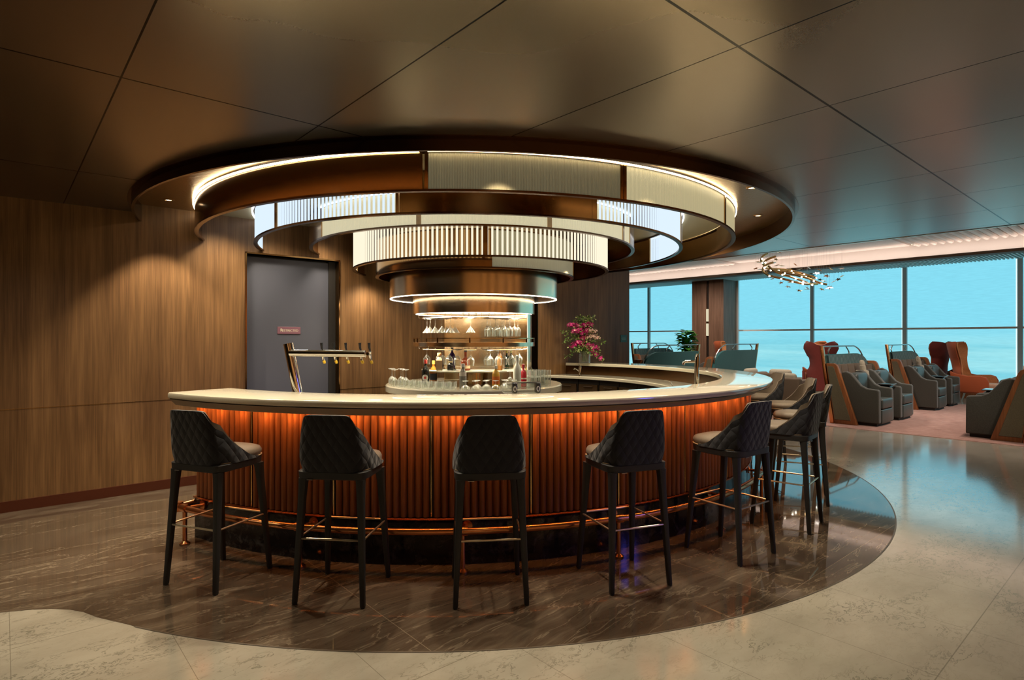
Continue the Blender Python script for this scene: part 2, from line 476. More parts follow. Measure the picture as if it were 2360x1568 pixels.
def fabric(name, col, rough=0.85, sc_=220, sheen=0.08, var=0.25):
    m = mat(name, col, rough, sheen=sheen, spec=0.25); nt, b = NT(m)
    n1 = noise(nt, coords(nt), sc_, 2, 0.6)
    lo = tuple(x*(1-var) for x in col); hi = tuple(x*(1+var) for x in col)
    nt.links.new(ramp(nt, n1, [(0.3, lo), (0.7, hi)]), b.inputs['Base Color'])
    bump(nt, b, n1, 0.25, 0.002)
    return m
M['taupe'] = fabric('taupe_leather', (0.15, 0.115, 0.082), 0.55, 120, 0.1, 0.1)
M['green_tweed'] = fabric('olive_tweed', (0.115, 0.10, 0.062), 0.9, 160)
M['teal_felt'] = fabric('teal_felt', (0.022, 0.098, 0.10), 0.9, 200)
M['brown_felt'] = fabric('brown_felt', (0.115, 0.082, 0.055), 0.9, 200)
M['cream_felt'] = fabric('cream_fabric', (0.36, 0.32, 0.24), 0.9, 150)
M['maroon'] = fabric('maroon_felt', (0.17, 0.035, 0.028), 0.85, 160)
M['rust'] = fabric('rust_leather', (0.36, 0.085, 0.03), 0.6, 200, 0.05, 0.1)
M['orange_lining'] = fabric('tan_lining', (0.50, 0.20, 0.075), 0.7, 90, 0.1)
M['leather'] = mat('dark_green_leather', (0.045, 0.055, 0.050), 0.38)
nt, b = NT(M['leather']); bump(nt, b, noise(nt, coords(nt), 90, 3), 0.15, 0.002)
M['side_leather'] = fabric('charcoal_fabric', (0.055, 0.055, 0.045), 0.7, 120, 0.15)

# diamond quilting on the stool backs, from uv = arc length and height
m = mat('quilted_charcoal', (0.019, 0.020, 0.025), 0.75, sheen=0.25, spec=0.3); nt, b = NT(m)
tc = node(nt, 'ShaderNodeTexCoord'); sp = node(nt, 'ShaderNodeSeparateXYZ'); nt.links.new(tc.outputs['UV'], sp.inputs[0])
def dia(sign):
    x = mathn(nt, 'ADD', mathn(nt, 'MULTIPLY', sp.outputs[0], 15.0), mathn(nt, 'MULTIPLY', sp.outputs[1], 10.5*sign))
    x = mathn(nt, 'ABSOLUTE', mathn(nt, 'SUBTRACT', mathn(nt, 'FLOORED_MODULO', x, 1.0), 0.5))
    return mathn(nt, 'MULTIPLY', x, 2)
h = mathn(nt, 'MULTIPLY', mathn(nt, 'POWER', mathn(nt, 'SUBTRACT', 1.0, dia(1)), 0.5), mathn(nt, 'POWER', mathn(nt, 'SUBTRACT', 1.0, dia(-1)), 0.5))
bump(nt, b, h, 0.55, 0.012); M['quilt'] = m

# vertical flutes for the pods' teal top band
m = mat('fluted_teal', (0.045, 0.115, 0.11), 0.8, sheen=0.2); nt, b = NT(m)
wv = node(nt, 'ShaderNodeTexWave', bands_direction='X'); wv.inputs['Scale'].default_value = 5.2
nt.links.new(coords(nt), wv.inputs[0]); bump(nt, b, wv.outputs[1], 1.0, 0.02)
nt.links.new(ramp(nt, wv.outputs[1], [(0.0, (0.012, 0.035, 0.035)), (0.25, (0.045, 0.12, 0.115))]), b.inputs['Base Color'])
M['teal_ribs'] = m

# window blind: fine woven mesh, the daylight through it put in as emission
def blind(name, zt=1.76):
    m = bpy.data.materials.new(name); m.use_nodes = True; nt = m.node_tree
    nt.nodes.remove(nt.nodes['Principled BSDF'])
    out = nt.nodes['Material Output']
    em = node(nt, 'ShaderNodeEmission'); nt.links.new(em.outputs[0], out.inputs[0])
    tc = node(nt, 'ShaderNodeTexCoord')
    mp = node(nt, 'ShaderNodeMapping'); mp.inputs['Scale'].default_value = (3, 3, 42); nt.links.new(tc.outputs['Object'], mp.inputs[0])
    mp2 = node(nt, 'ShaderNodeMapping'); mp2.inputs['Scale'].default_value = (0.12, 0.12, 2.6); nt.links.new(tc.outputs['Object'], mp2.inputs[0])
    weave = noise(nt, mp.outputs[0], 1.5, 2, 0.5)
    far = noise(nt, mp2.outputs[0], 1.6, 4, 0.55, 0.3)
    sx = node(nt, 'ShaderNodeSeparateXYZ'); nt.links.new(tc.outputs['Object'], sx.inputs[0])
    # what lies outside, seen through the mesh: sky above, hazy apron low down
    low = node(nt, 'ShaderNodeMapRange'); low.inputs[1].default_value = 1.9; low.inputs[2].default_value = 1.2
    nt.links.new(sx.outputs[2], low.inputs[0])
    c1 = ramp(nt, far, [(0.35, (0.22, 0.66, 0.78)), (0.60, (0.34, 0.78, 0.86))])
    c = mix(nt, low.outputs[0], (0.245, 0.73, 0.90), c1)
    w = mathn(nt, 'ADD', mathn(nt, 'MULTIPLY', weave, 0.22), 0.89)
    nt.links.new(c, em.inputs[0]); nt.links.new(w, em.inputs[1])
    return m
M['blind'] = blind('woven_blind')
M['mullion'] = mat('window_frame', (0.75, 0.80, 0.80), 0.4, 0.3)

def glow(name, col, s):
    m = bpy.data.materials.new(name); m.use_nodes = True; nt = m.node_tree
    nt.nodes.remove(nt.nodes['Principled BSDF'])
    em = node(nt, 'ShaderNodeEmission'); em.inputs[0].default_value = (*col, 1); em.inputs[1].default_value = s
    nt.links.new(em.outputs[0], nt.nodes['Material Output'].inputs[0]); return m
M['led_warm'] = glow('warm_led', (1.0, 0.80, 0.50), 14)
M['led_white'] = glow('white_led', (0.88, 0.93, 1.0), 4.5)
M['led_edge'] = glow('edge_led', (1.0, 0.88, 0.68), 12)
M['led_amber'] = glow('amber_led', (1.0, 0.42, 0.12), 17)
M['led_pink'] = glow('cove_led', (1.0, 0.82, 0.73), 13)
M['rod_cool'] = glow('lit_glass_rods_cool', (0.72, 0.86, 1.0), 1.05)
M['rod_warm'] = glow('lit_glass_rods_warm', (1.0, 0.90, 0.68), 1.05)
M['tube_glow'] = glow('sconce_glow', (1.0, 0.90, 0.62), 0.75)
def ribbed_glow(name, col, s, sc_=160, amp=0.35):
    m = mat(name, (0.35, 0.30, 0.18), 0.35, emit=col, es=s); nt, b = NT(m)
    tc = node(nt, 'ShaderNodeTexCoord'); sp = node(nt, 'ShaderNodeSeparateXYZ'); nt.links.new(tc.outputs['UV'], sp.inputs[0])
    w = mathn(nt, 'SINE', mathn(nt, 'MULTIPLY', sp.outputs[0], 2*PI*sc_/2.0))
    st = mathn(nt, 'MULTIPLY', mathn(nt, 'ADD', mathn(nt, 'MULTIPLY', w, amp*0.5), 1.0), s)
    nt.links.new(st, b.inputs['Emission Strength'])
    bump(nt, b, w, 0.5, 0.003)
    return m
M['panel_gold'] = ribbed_glow('lit_ribbed_panel', (0.85, 0.74, 0.42), 0.50)
M['panel_pale'] = ribbed_glow('lit_pale_panel', (0.88, 0.80, 0.52), 0.62, 160, 0.15)
M['panel_green'] = ribbed_glow('ribbed_glass_panel', (0.55, 0.50, 0.30), 0.15, 180, 0.7)
M['panel_teal'] = ribbed_glow('ribbed_glass_low_glow', (0.60, 0.60, 0.42), 0.16, 180, 0.5)

def thin_glass(name, tint=(0.97, 0.985, 0.97), base=0.07, edge=0.95, power=2.0):
    m = bpy.data.materials.new(name); m.use_nodes = True; nt = m.node_tree
    nt.nodes.remove(nt.nodes['Principled BSDF'])
    lw = node(nt, 'ShaderNodeLayerWeight'); lw.inputs[0].default_value = 0.5
    f = mathn(nt, 'ADD', mathn(nt, 'MULTIPLY', mathn(nt, 'POWER', lw.outputs['Facing'], power), edge), base)
    tr = node(nt, 'ShaderNodeBsdfTransparent'); tr.inputs[0].default_value = (*tint, 1)
    gl = node(nt, 'ShaderNodeBsdfGlossy'); gl.inputs['Roughness'].default_value = 0.06; gl.inputs[0].default_value = (1, 0.99, 0.96, 1)
    df = node(nt, 'ShaderNodeBsdfTranslucent'); df.inputs[0].default_value = (0.9, 0.9, 0.86, 1)
    df2 = node(nt, 'ShaderNodeBsdfDiffuse'); df2.inputs[0].default_value = (0.9, 0.9, 0.86, 1)
    m0 = node(nt, 'ShaderNodeMixShader'); m0.inputs[0].default_value = 0.5; nt.links.new(df.outputs[0], m0.inputs[1]); nt.links.new(df2.outputs[0], m0.inputs[2])
    m1 = node(nt, 'ShaderNodeMixShader'); m1.inputs[0].default_value = 0.45; nt.links.new(gl.outputs[0], m1.inputs[1]); nt.links.new(m0.outputs[0], m1.inputs[2])
    m2 = node(nt, 'ShaderNodeMixShader'); nt.links.new(f, m2.inputs[0]); nt.links.new(tr.outputs[0], m2.inputs[1]); nt.links.new(m1.outputs[0], m2.inputs[2])
    nt.links.new(m2.outputs[0], nt.nodes['Material Output'].inputs[0]); return m
M['glass'] = thin_glass('clear_glass')
M['glass_thin'] = thin_glass('thin_glass', (0.88, 0.9, 0.9), 0.08, 0.5)
print('materials ok')

# ------------------------------------------------------------------ the room
def cut(c, R, inset=0.0):
    """angles (deg) at which a circle meets the panelled wall; the arc runs from first to second in front of it"""
    tc = Vector((c[0], c[1], 0)).dot(E1)
    f = math.degrees(math.asin(max(-1, min(1, (TW - inset - tc) / R))))
    return (-180 - f + 41.05, f + 41.05)
def arcpts(c, R, a0, a1, n, z=0.0):
    return [Vector((c[0] + R*math.cos(math.radians(a0+(a1-a0)*i/n)), c[1] + R*math.sin(math.radians(a0+(a1-a0)*i/n)), z)) for i in range(n+1)]
def uv_arc(o, c, R):
    me = o.data; uv = me.uv_layers.new(name='UVMap')
    for l in me.loops:
        p = me.vertices[l.vertex_index].co
        uv.data[l.index].uv = ((math.atan2(p.y-c[1], p.x-c[0]) % (2*PI))*R, p.z)
    return o
def slab(name, poly, z0, z1, m):
    mb = MB(); mb.prism([Vector((p.x, p.y, z0)) for p in poly], [Vector((p.x, p.y, z1)) for p in poly])
    return mb.build(name, m, smooth=False)

# floor
mb = MB(); mb.sbox(-9, -5, -0.1, SWIN, 16, 0); struct(mb.build('floor', M['marble_pale'], smooth=False))
FC = Vector((-0.512, 7.137, 0)); FR = 4.34
left = [(-2.0, 3.064), (-2.23, 3.147), (-2.344, 3.206), (-2.445, 3.236), (-2.55, 3.245), (-2.65, 3.236), (-2.8, 3.2)]
a1 = cut(FC, FR)[1]
poly = [Vector((x, y, 0)) for x, y in left][::-1] + arcpts(FC, FR, -109.5, a1, 90)
poly = poly + [W(-8.9, TW), W(-8.9, TW-2.2), Vector((-4.6, 2.98, 0)), Vector((-3.6, 3.08, 0))]
fi = slab('floor_bar_inlay', poly, -0.02, 0.0015, M['marble_brown']); struct(fi)
mb = MB(); 
mb.grid([[Vector((p.x, p.y, 0.002)) for p in arcpts(FC, FR-0.004, -109.5, a1, 120)], [Vector((p.x, p.y, 0.002)) for p in arcpts(FC, FR+0.006, -109.5, a1, 120)]])
struct(mb.build('trim_1', mat('floor_joint', (0.10, 0.075, 0.05), 0.4), smooth=False))
# carpet
mb = MB(); mb.sbox(10.63, -4.9, 0, 16.4, 15.88, 0.006); o = mb.build('carpet', M['carpet'], smooth=False)
tag(o, 'rose brown striped carpet lying under the lounge seats', 'carpet')

# panelled wall with two doorways
D0, D1, DH = 1.995, 3.042, 2.42
N0, N1 = 5.75, 6.335
mb = MB()
for (s0, s1, z0, z1) in [(-9, D0, 0, 2.95), (D0, D1, DH, 2.95), (D1, N0, 0, 2.95), (N0, N1, 2.4, 2.95), (N1, SWE, 0, 3.85)]:
    mb.sbox(s0, TW, z0, s1, TW+0.2, z1)
mb.sbox(SWE-0.2, TW+0.2, 0, SWE, 15.9, 3.85)
struct(mb.build('wall_left', M['wall_wood'], smooth=False))
mb = MB()
for s0, s1 in ((-9, D0-0.01), (D1+0.01, N0), (N1, SWE)): mb.sbox(s0, TW-0.002, 0.883, s1, TW+0.01, 0.888)
struct(mb.build('trim_2', M['brass'], smooth=False))
mb = MB()
for s0, s1 in ((-9, D0-0.02), (D1+0.02, N0), (N1, SWE+0.012)): mb.sbox(s0, TW-0.014, 0, s1, TW+0.01, 0.095)
struct(mb.build('baseboard_left', M['skirting'], smooth=False))
# slate blue door
m = mat('slate_laminate', (0.085, 0.088, 0.115), 0.42); nt, b = NT(m)
M['slate'] = m
mb = MB(); mb.sbox(D0+0.02, TW+0.10, 0.004, D1-0.085, TW+0.145, DH-0.02)
d1 = struct(mb.build('door_1', M['slate'], smooth=False))
mb = MB(); f = 0.016
mb.sbox(D0-f, TW-0.012, 0, D0, TW+0.12, DH+f); mb.sbox(D1, TW-0.012, 0, D1+f, TW+0.12, DH+f); mb.sbox(D0-f, TW-0.012, DH, D1+f, TW+0.12, DH+f)
mb.build('door_frame', M['bronze'], d1, smooth=False)
mb = MB(); mb.sbox(D1-0.085, TW+0.085, 0, D1, TW+0.19, DH); mb.sbox(D0, TW+0.15, 0, D1, TW+0.19, DH)
mb.build('door_jamb', M['black_matt'], d1, smooth=False)
mb = MB(); mb.sbox(N0, TW+0.15, 0, N1, TW+0.195, 2.4)
d2 = struct(mb.build('door_2', M['black'], smooth=False))
mb = MB(); mb.sbox(N0, TW+0.0, 0, N0+0.012, TW+0.15, 2.4); mb.sbox(N1-0.012, TW-0.004, 0, N1+0.004, TW+0.15, 2.404)
mb.build('door_frame', M['bronze_dark'], d2, smooth=False)

# low ceiling with the round opening
CC = Vector((-0.44, 6.96, 0)); CR = 3.425
ca0, ca1 = cut(CC, CR)
poly = [W(-9, TW), W(-9, -5), W(SCE, -5), W(SCE, TW)] + arcpts(CC, CR, ca1, ca0, 140)
o = slab('ceiling', poly, ZC, ZC+0.06, M['ceiling']); struct(o)
cb = cut(CC, CR+0.05)
mb = MB()
mb.arcprof(CC, [(CR-0.022, ZC-0.085), (CR, ZC-0.085), (CR, ZC-0.006), (CR+0.03, ZC-0.006), (CR+0.03, ZC+0.12), (CR-0.022, ZC+0.12)], ca0, ca1, 180)
struct(mb.build('trim_3', M['bronze_dark']))
poly = arcpts(CC, CR+0.02, *cut(CC, CR+0.02), 120)
struct(slab('ceiling_recess', poly, 2.80, 2.85, M['hammered']))
poly = arcpts((-0.455, 6.875), 2.85, *cut((-0.455, 6.875), 2.85), 110)
struct(slab('ceiling_centre', poly, 2.794, 2.80, mat('olive_plaster', (0.36, 0.32, 0.20), 0.55)))
mb = MB(); mb.sbox(SCE-0.012, -5, ZC-0.005, SCE+0.02, TW, 3.85); struct(mb.build('trim_4', M['bronze'], smooth=False))
# lounge ceiling
mb = MB()
ZU = 3.81
SB = 17.15
mb.sbox(SCE, 4.5, ZU, SB, 9.0, ZU+0.05)
mb.sbox(SCE, -5, ZU, 13.9, 4.5, ZU+0.05); mb.sbox(SCE, 9.0, ZU, 13.9, 16, ZU+0.05)
mb.sbox(SCE, -5, ZU+0.16, SB, 16, ZU+0.2)
struct(mb.build('ceiling_lounge', M['white'], smooth=False))
mb = MB()
for t0, t1, n in ((-4.9, 4.4, 56), (9.1, 15.8, 40)):
    for k in range(n):
        t = t0 + (t1-t0)*(k+0.5)/n
        mb.tube([W(14.0, t, ZU+0.01), W(SB-0.06, t, ZU+0.01)], 0.056, 8)
struct(mb.build('ceiling_baffles', M['white']))
mb = MB(); mb.sbox(SB, -5, 3.47, SB+0.05, 16, ZU+0.2); struct(mb.build('wall_bulkhead', M['white'], smooth=False))
mb = MB(); mb.sbox(SB-0.30, -5, 3.42, SB+0.08, 15.9, 3.47); mb.sbox(SB-0.30, -5, 3.47, SB-0.285, 15.9, 3.487); struct(mb.build('trim_5', M['brown_felt'], smooth=False))
mb = MB(); mb.sbox(SB-0.25, -5, 3.47, SB-0.19, 15.9, 3.482); o = mb.build('cove_light', M['led_pink'], smooth=False)
tag(o, 'long pinkish white light strip hidden in the cove before the windows', 'light strip')
mb = MB(); mb.sbox(SB+0.05, -5, 3.50, SWIN+0.05, 16, 3.55); struct(mb.build('ceiling_perimeter', M['black_matt'], smooth=False))
mb = MB()
for k in range(262):
    t = -4.96 + 0.08*k
    mb.sbox(SB+0.08, t, 3.42, SWIN-0.12, t+0.03, 3.475)
struct(mb.build('ceiling_fins', mat('pale_fins', (0.45, 0.50, 0.46), 0.5), smooth=False))
# other walls
mb = MB(); mb.sbox(-9, -5.2, 0, SWIN, -5, 3.9); struct(mb.build('wall_back', M['wall_wood'], smooth=False))
mb = MB(); mb.sbox(-9.2, -5, 0, -9, TW+0.2, 2.9); struct(mb.build('wall_end', M['wall_wood'], smooth=False))
mb = MB(); mb.sbox(SWE, 15.9, 0, SWIN, 16.1, 3.9); struct(mb.build('wall_far', M['wood_pillar'], smooth=False))
# windows: one per bay
bays = [(-4.9, -2.19), (-2.19, 0.21), (0.21, 2.61), (2.61, 5.01), (5.01, 7.43), (7.43, 9.83), (10.6, 13.38), (13.38, 15.85)]
for k, (t0, t1) in enumerate(bays):
    mb = MB(); w = 0.05
    mb.sbox(SWIN-0.07, t0-w, 0.27, SWIN+0.06, t0+w, 3.5); mb.sbox(SWIN-0.07, t1-w, 0.27, SWIN+0.06, t1+w, 3.5)
    mb.sbox(SWIN-0.05, t0+w, 1.735, SWIN+0.06, t1-w, 1.785); mb.sbox(SWIN-0.07, t0+w, 0.25, SWIN+0.06, t1-w, 0.30)
    o = struct(mb.build('window_%d' % (k+1), M['mullion'], smooth=False))
    mb = MB(); mb.sbox(SWIN+0.0, t0+w+0.04, 0.30, SWIN+0.02, t1-w-0.004, 3.5); mb.build('blind', M['blind'], o, smooth=False)
mb = MB(); mb.sbox(SWIN+0.12, -5, 0, SWIN+0.2, 16, 3.9); struct(mb.build('daylight_sheet', M['daylight_back'] if 'daylight_back' in M else glow('daylight_gap', (0.62, 0.95, 1.0), 1.4), smooth=False))  # glowing sheet added outside, gives the daylight in the gaps beside the blinds
mb = MB(); mb.sbox(18.25, -5, 0, SWIN, 16, 0.22); struct(mb.build('wall_sill', M['wood_trim'], smooth=False))
mb = MB(); mb.sbox(18.2, -5, 0.22, SWIN, 16, 0.25); struct(mb.build('trim_6', M['quartz'], smooth=False))
# pillar
mb = MB(); mb.sbox(17.68, 9.84, 0, SWIN-0.08, 10.37, 3.42); mb.sbox(17.68, 10.46, 0, SWIN-0.08, 10.99, 3.42)
o = mb.build('pillar', M['wood_pillar'], smooth=False); struct(o); o.name = 'wall_pillar'
mb = MB(); mb.sbox(17.76, 10.37, 0, SWIN-0.08, 10.46, 3.42); struct(mb.build('trim_7', M['black'], smooth=False))
t = thing('wall_sconce', 'tall slim double tube wall light in the groove of the window pillar', 'wall light', W(17.70, 10.415, 1.9), EA)
for z0, z1 in ((-0.32, 0.09), (0.16, 0.57)):
    mb = MB(); mb.lathe([(0, z0), (0.035, z0), (0.042, z0+0.01), (0.042, z1-0.01), (0.035, z1), (0, z1)], (-0.02, 0, 0), 14)
    mb.build('glass_tube', M['tube_glow'], t)
mb = MB(); mb.box(-0.03, -0.02, 0.09, 0.07, 0.02, 0.16); mb.build('bracket', M['brass'], t, smooth=False)

# ------------------------------------------------------------------ the bar
KC = Vector((-0.59, 7.09, 0)); KR = 3.22
ka1 = cut(KC, KR, 0.01)[1]; KA0 = -124.1
bar = thing('curved_bar', 'large curved bar front of fluted red timber over a black marble plinth', 'bar counter', (0, 0, 0))
mb = MB(); mb.arc(KC, KR-0.06, KR, 0.002, 0.30, KA0, ka1, 150); mb.build('plinth', M['black_marble'], bar)
mb = MB(); mb.arc(KC, KR-0.03, KR+0.012, 0.30, 0.312, KA0, ka1, 150); mb.build('plinth_trim', M['copper'], bar)
seam0 = -89.0 - 3*11.9
PAN = 11.95
def flute_panel(a0, a1, nf):
    seg = 6; top = []; bot = []
    for i in range(nf*seg+1):
        a = math.radians(a0 + (a1-a0)*i/(nf*seg)); x = (i % seg)/seg
        r = KR - 0.020 + 0.026*math.sin(PI*x)**0.8
        p = Vector((KC.x + r*math.cos(a), KC.y + r*math.sin(a), 0))
        bot.append(Vector((p.x, p.y, 0.315))); top.append(Vector((p.x, p.y, 1.005)))
    return bot, top
a = seam0 + 0.3
k = 0
starts = [(KA0+0.25, -89.0 - 2*PAN - 0.22)] + [(-89.0 + (i-2)*PAN + 0.22, -89.0 + (i-1)*PAN - 0.22) for i in range(0, 13)]
for a0, a1 in starts:
    if a0 > ka1 - 0.5: break
    a1 = min(a1, ka1 - 0.1)
    nf = max(2, round((a1-a0)/0.90))
    bot, top = flute_panel(a0, a1, nf)
    mb = MB(); mb.grid([bot, top]); 
    inner0 = arcpts(KC, KR-0.04, a0, a1, 12, 0.315); inner1 = arcpts(KC, KR-0.04, a0, a1, 12, 1.005)
    mb.grid([inner1, inner0])
    mb.add([bot[0], top[0], inner1[0], inner0[0]], [(0, 1, 2, 3)]); mb.add([bot[-1], top[-1], inner1[-1], inner0[-1]], [(0, 3, 2, 1)])
    mb.build('fluted_panel', M['red_wood'], bar, angle=50, fix=False)
mb = MB(); mb.arc(KC, KR-0.045, KR-0.018, 0.31, 1.01, KA0, ka1, 150); mb.build('backing', M['black_matt'], bar)
for a0, a1 in starts[:-1]:
    am = math.radians(a1+0.22); p = KC + Vector((math.cos(am), math.sin(am), 0))*(KR-0.012)
    mb = MB(); mb.lathe([(0, 0.315), (0.006, 0.315), (0.006, 1.0), (0, 1.0)], (p.x, p.y, 0), 8); mb.build('seam_bead', M['brass'], bar)
TC = Vector((-0.555, 7.06, 0)); TR = 3.38; TI = 2.90
ta1 = cut(TC, TR, 0.012)[1]; ti1 = cut(TC, TI, 0.012)[1]; TA0 = -126.0
# timber soffit under the stone and the amber strip behind it
mb = MB(); mb.arcprof(KC, [(KR+0.075, 0.998), (KR+0.088, 0.998), (KR+0.135, 1.050), (KR-0.05, 1.050), (KR-0.05, 1.042), (KR+0.075, 1.042)], TA0, ka1, 150)
mb.build('soffit', mat('soffit_laminate', (0.30, 0.25, 0.185), 0.35), bar)
mb = MB(); mb.arc(KC, KR+0.068, KR+0.0745, 1.001, 1.027, KA0+0.3, -36.0, 120); mb.build('light_strip', M['led_amber'], bar)
mb = MB(); mb.arc(TC, TI+0.01, TR-0.012, 1.050, 1.0575, TA0+0.1, ta1, 150); mb.build('shadow_gap', M['black'], bar)
# inner body below the low worktop
mb = MB(); mb.arc(TC, TI, TI+0.02, 0.92, 1.05, TA0+0.5, cut(TC, TI+0.02, .012)[1], 120); mb.build('splashback', M['bronze_dark'], bar)
# end wall of the bar body
mb = MB()
d = Vector((math.cos(math.radians(KA0)), math.sin(math.radians(KA0)), 0)); q = Vector((-d.y, d.x, 0))
p0 = KC + d*(KR-0.02); p1 = KC + d*2.55
mb.prism([p0 + Vector((0,0,0.002)), p1 + Vector((0,0,0.002)), p1 + q*0.04 + Vector((0,0,0.002)), p0 + q*0.04 + Vector((0,0,0.002))],
         [p0 + Vector((0,0,0.88)), p1 + Vector((0,0,0.88)), p1 + q*0.04 + Vector((0,0,0.88)), p0 + q*0.04 + Vector((0,0,0.88))])
mb.build('end_panel', M['black_marble'], bar, smooth=False)
# the stone top
mb = MB()
prof = [(0, 1.062)] 
def top_ring(c, r_in, r_out, z0, z1, a0, a1o, a1i, n=170, rnd=0.012):
    prof = [(0.0, z0), (1.0, z0, -0.004), (1.0, z0+rnd*0.6, 0.0), (1.0, z1-rnd, 0.0), (1.0, z1-rnd*0.3, -rnd*0.3), (1.0, z1, -rnd), (0.0, z1, 0.006), (0.0, z1-0.006, 0.0)]
    m = len(prof); vs = []
    for i in range(n+1):
        f = i/n
        for q in prof:
            isout = q[0] == 1.0
            a = math.radians(a0 + ((a1o if isout else a1i)-a0)*f)
            r = (r_out if isout else r_in) + (q[2] if len(q) > 2 else 0)
            vs.append((c[0]+r*math.cos(a), c[1]+r*math.sin(a), q[1]))
    fs = [tuple(range(m)), tuple(n*m+k for k in range(m))[::-1]]
    for i in range(n):
        for k in range(m):
            l = (k+1) % m; fs.append((m*i+k, m*(i+1)+k, m*(i+1)+l, m*i+l))
    return MB().add(vs, fs)
o = top_ring(TC, TI, TR, 1.058, 1.10, TA0, ta1, ti1).build('countertop', M['quartz'], angle=40)
tag(o, 'long curved polished cream stone countertop running round the bar', 'countertop')
wi1 = cut(TC, 2.44, 0.012)[1]; wo1 = cut(TC, TI-0.002, 0.012)[1]
o = top_ring(TC, 2.44, TI-0.002, 0.88, 0.92, TA0+1.5, wo1, wi1).build('low_worktop', M['quartz'], angle=40)
tag(o, 'lower curved cream stone worktop on the bartender side of the bar', 'worktop')
# under-counter cabinets on the working side
am = -21.0
nth = ['first', 'second', 'third', 'fourth', 'fifth', 'sixth', 'seventh', 'eighth', 'ninth', 'tenth', 'eleventh', 'twelfth', 'thirteenth', 'fourteenth', 'fifteenth', 'sixteenth']
CL = []
while am + 9.0 < wi1 - 1: CL.append(am); am += 9.0
for n, am in enumerate(CL[::-1]):
    a0, a1 = am + 0.15, am + 8.85
    cb_ = thing('undercounter_cabinet', 'dark bronze cabinet under the low worktop, ' + nth[n] + ' from the panelled wall', 'cabinet', (0, 0, 0), 0, 'undercounter cabinets below the low worktop')
    mb = MB(); mb.arc(TC, 2.50, TI-0.02, 0.08, 0.878, a0, a1, 8); mb.build('body', M['black_matt'], cb_)
    mb = MB(); mb.arc(TC, 2.475, 2.498, 0.12, 0.80, a0+0.35, a1-0.35, 8); mb.build('door', M['cab_door'], cb_)
    mb = MB(); mb.arc(TC, 2.462, 2.474, 0.765, 0.773, a0+2.5, a1-2.5, 6); mb.build('handle', M['steel'], cb_)
    mb = MB(); mb.arc(TC, 2.56, TI-0.02, 0.0, 0.08, a0, a1, 6); mb.build('plinth', M['black'], cb_)
# foot rail
RC = KC; RR = 3.345; RZ = 0.262
rail = thing('foot_rail', 'copper tube foot rail on short posts round the bar front', 'foot rail', (0, 0, 0))
ra1 = cut(RC, RR, 0.02)[1]
pts = arcpts(RC, RR, -123.5, ra1, 150, RZ)
e = math.radians(-123.5)
mb = MB(); mb.tube(pts, 0.0225, 12); mb.build('rail_tube', M['copper'], rail)
pe = pts[0]; dd = Vector((math.cos(e), math.sin(e), 0)); ll = Vector((math.sin(e), -math.cos(e), 0))
mb = MB(); mb.tube([pe + ll*0.03, pe + ll*0.03 - dd*0.32 + ll*0.02], 0.0225, 12); mb.build('return_tube', M['copper'], rail)
mb = MB(); mb.lathe([(0, -0.034), (0.03, -0.034), (0.032, -0.02), (0.032, 0.02), (0.03, 0.034), (0, 0.034)], tuple(pe + ll*0.02), 14); mb.build('elbow', M['copper'], rail)
for a in [-122.4 + 18.55*i for i in range(0, 10)]:
    if a > ra1 - 2: break
    ar = math.radians(a); d = Vector((math.cos(ar), math.sin(ar), 0)); p = RC + d*RR
    mb = MB(); mb.lathe([(0, 0.0), (0.036, 0.0), (0.036, 0.008), (0.026, 0.014), (0.0155, 0.022), (0.0155, RZ-0.02), (0, RZ-0.02)], (p.x, p.y, 0.002), 14)
    mb.build('post', M['copper'], rail)
    tq = Vector((-d.y, d.x, 0))
    mb = MB(); mb.tube([p - tq*0.032 + Vector((0,0,RZ)), p + tq*0.032 + Vector((0,0,RZ))], 0.029, 14); mb.build('collar', M['copper'], rail)
    w0 = p + Vector((0, 0, RZ)); w1 = KC + d*(KR+0.003) + tq*0.03 + Vector((0, 0, RZ+0.0))
    mb = MB(); mb.tube([w0, w1], 0.012, 10); mb.tube([w1, w1 + d*0.012], 0.034, 16); mb.build('wall_bracket', M['copper'], rail)

# ------------------------------------------------------------------ tiered ring lamp
lamp = thing('tiered_ring_chandelier', 'huge tiered chandelier of bronze and lit ribbed glass rings above the bar', 'chandelier', (0, 0, 0))
def rail(c, R, z0, z1, a0, a1, w=0.034, nm='edge_rail', m='bronze_dark', parent=None):
    mb = MB(); mb.arc(c, R-w, R+0.004, z0, z1, a0, a1, 160); return mb.build(nm, M[m], parent or lamp)
def rods(c, R, z0, z1, a0, a1, step, w, m, parent):
    mb = MB(); n = int((a1-a0)/step)
    for i in range(n+1):
        a = math.radians(a0 + step*i); d = Vector((math.cos(a), math.sin(a), 0)); q = Vector((-d.y, d.x, 0))
        p = Vector((c[0], c[1], 0)) + d*(R-0.014)
        A = [p - q*w/2 - d*0.006, p - q*w/2 + d*0.003, p - q*w/4 + d*0.008, p + q*w/4 + d*0.008, p + q*w/2 + d*0.003, p + q*w/2 - d*0.006]
        mb.prism([Vector((x.x, x.y, z0)) for x in A], [Vector((x.x, x.y, z1)) for x in A])
    return mb.build('glass_rods', M[m], parent, smooth=False)
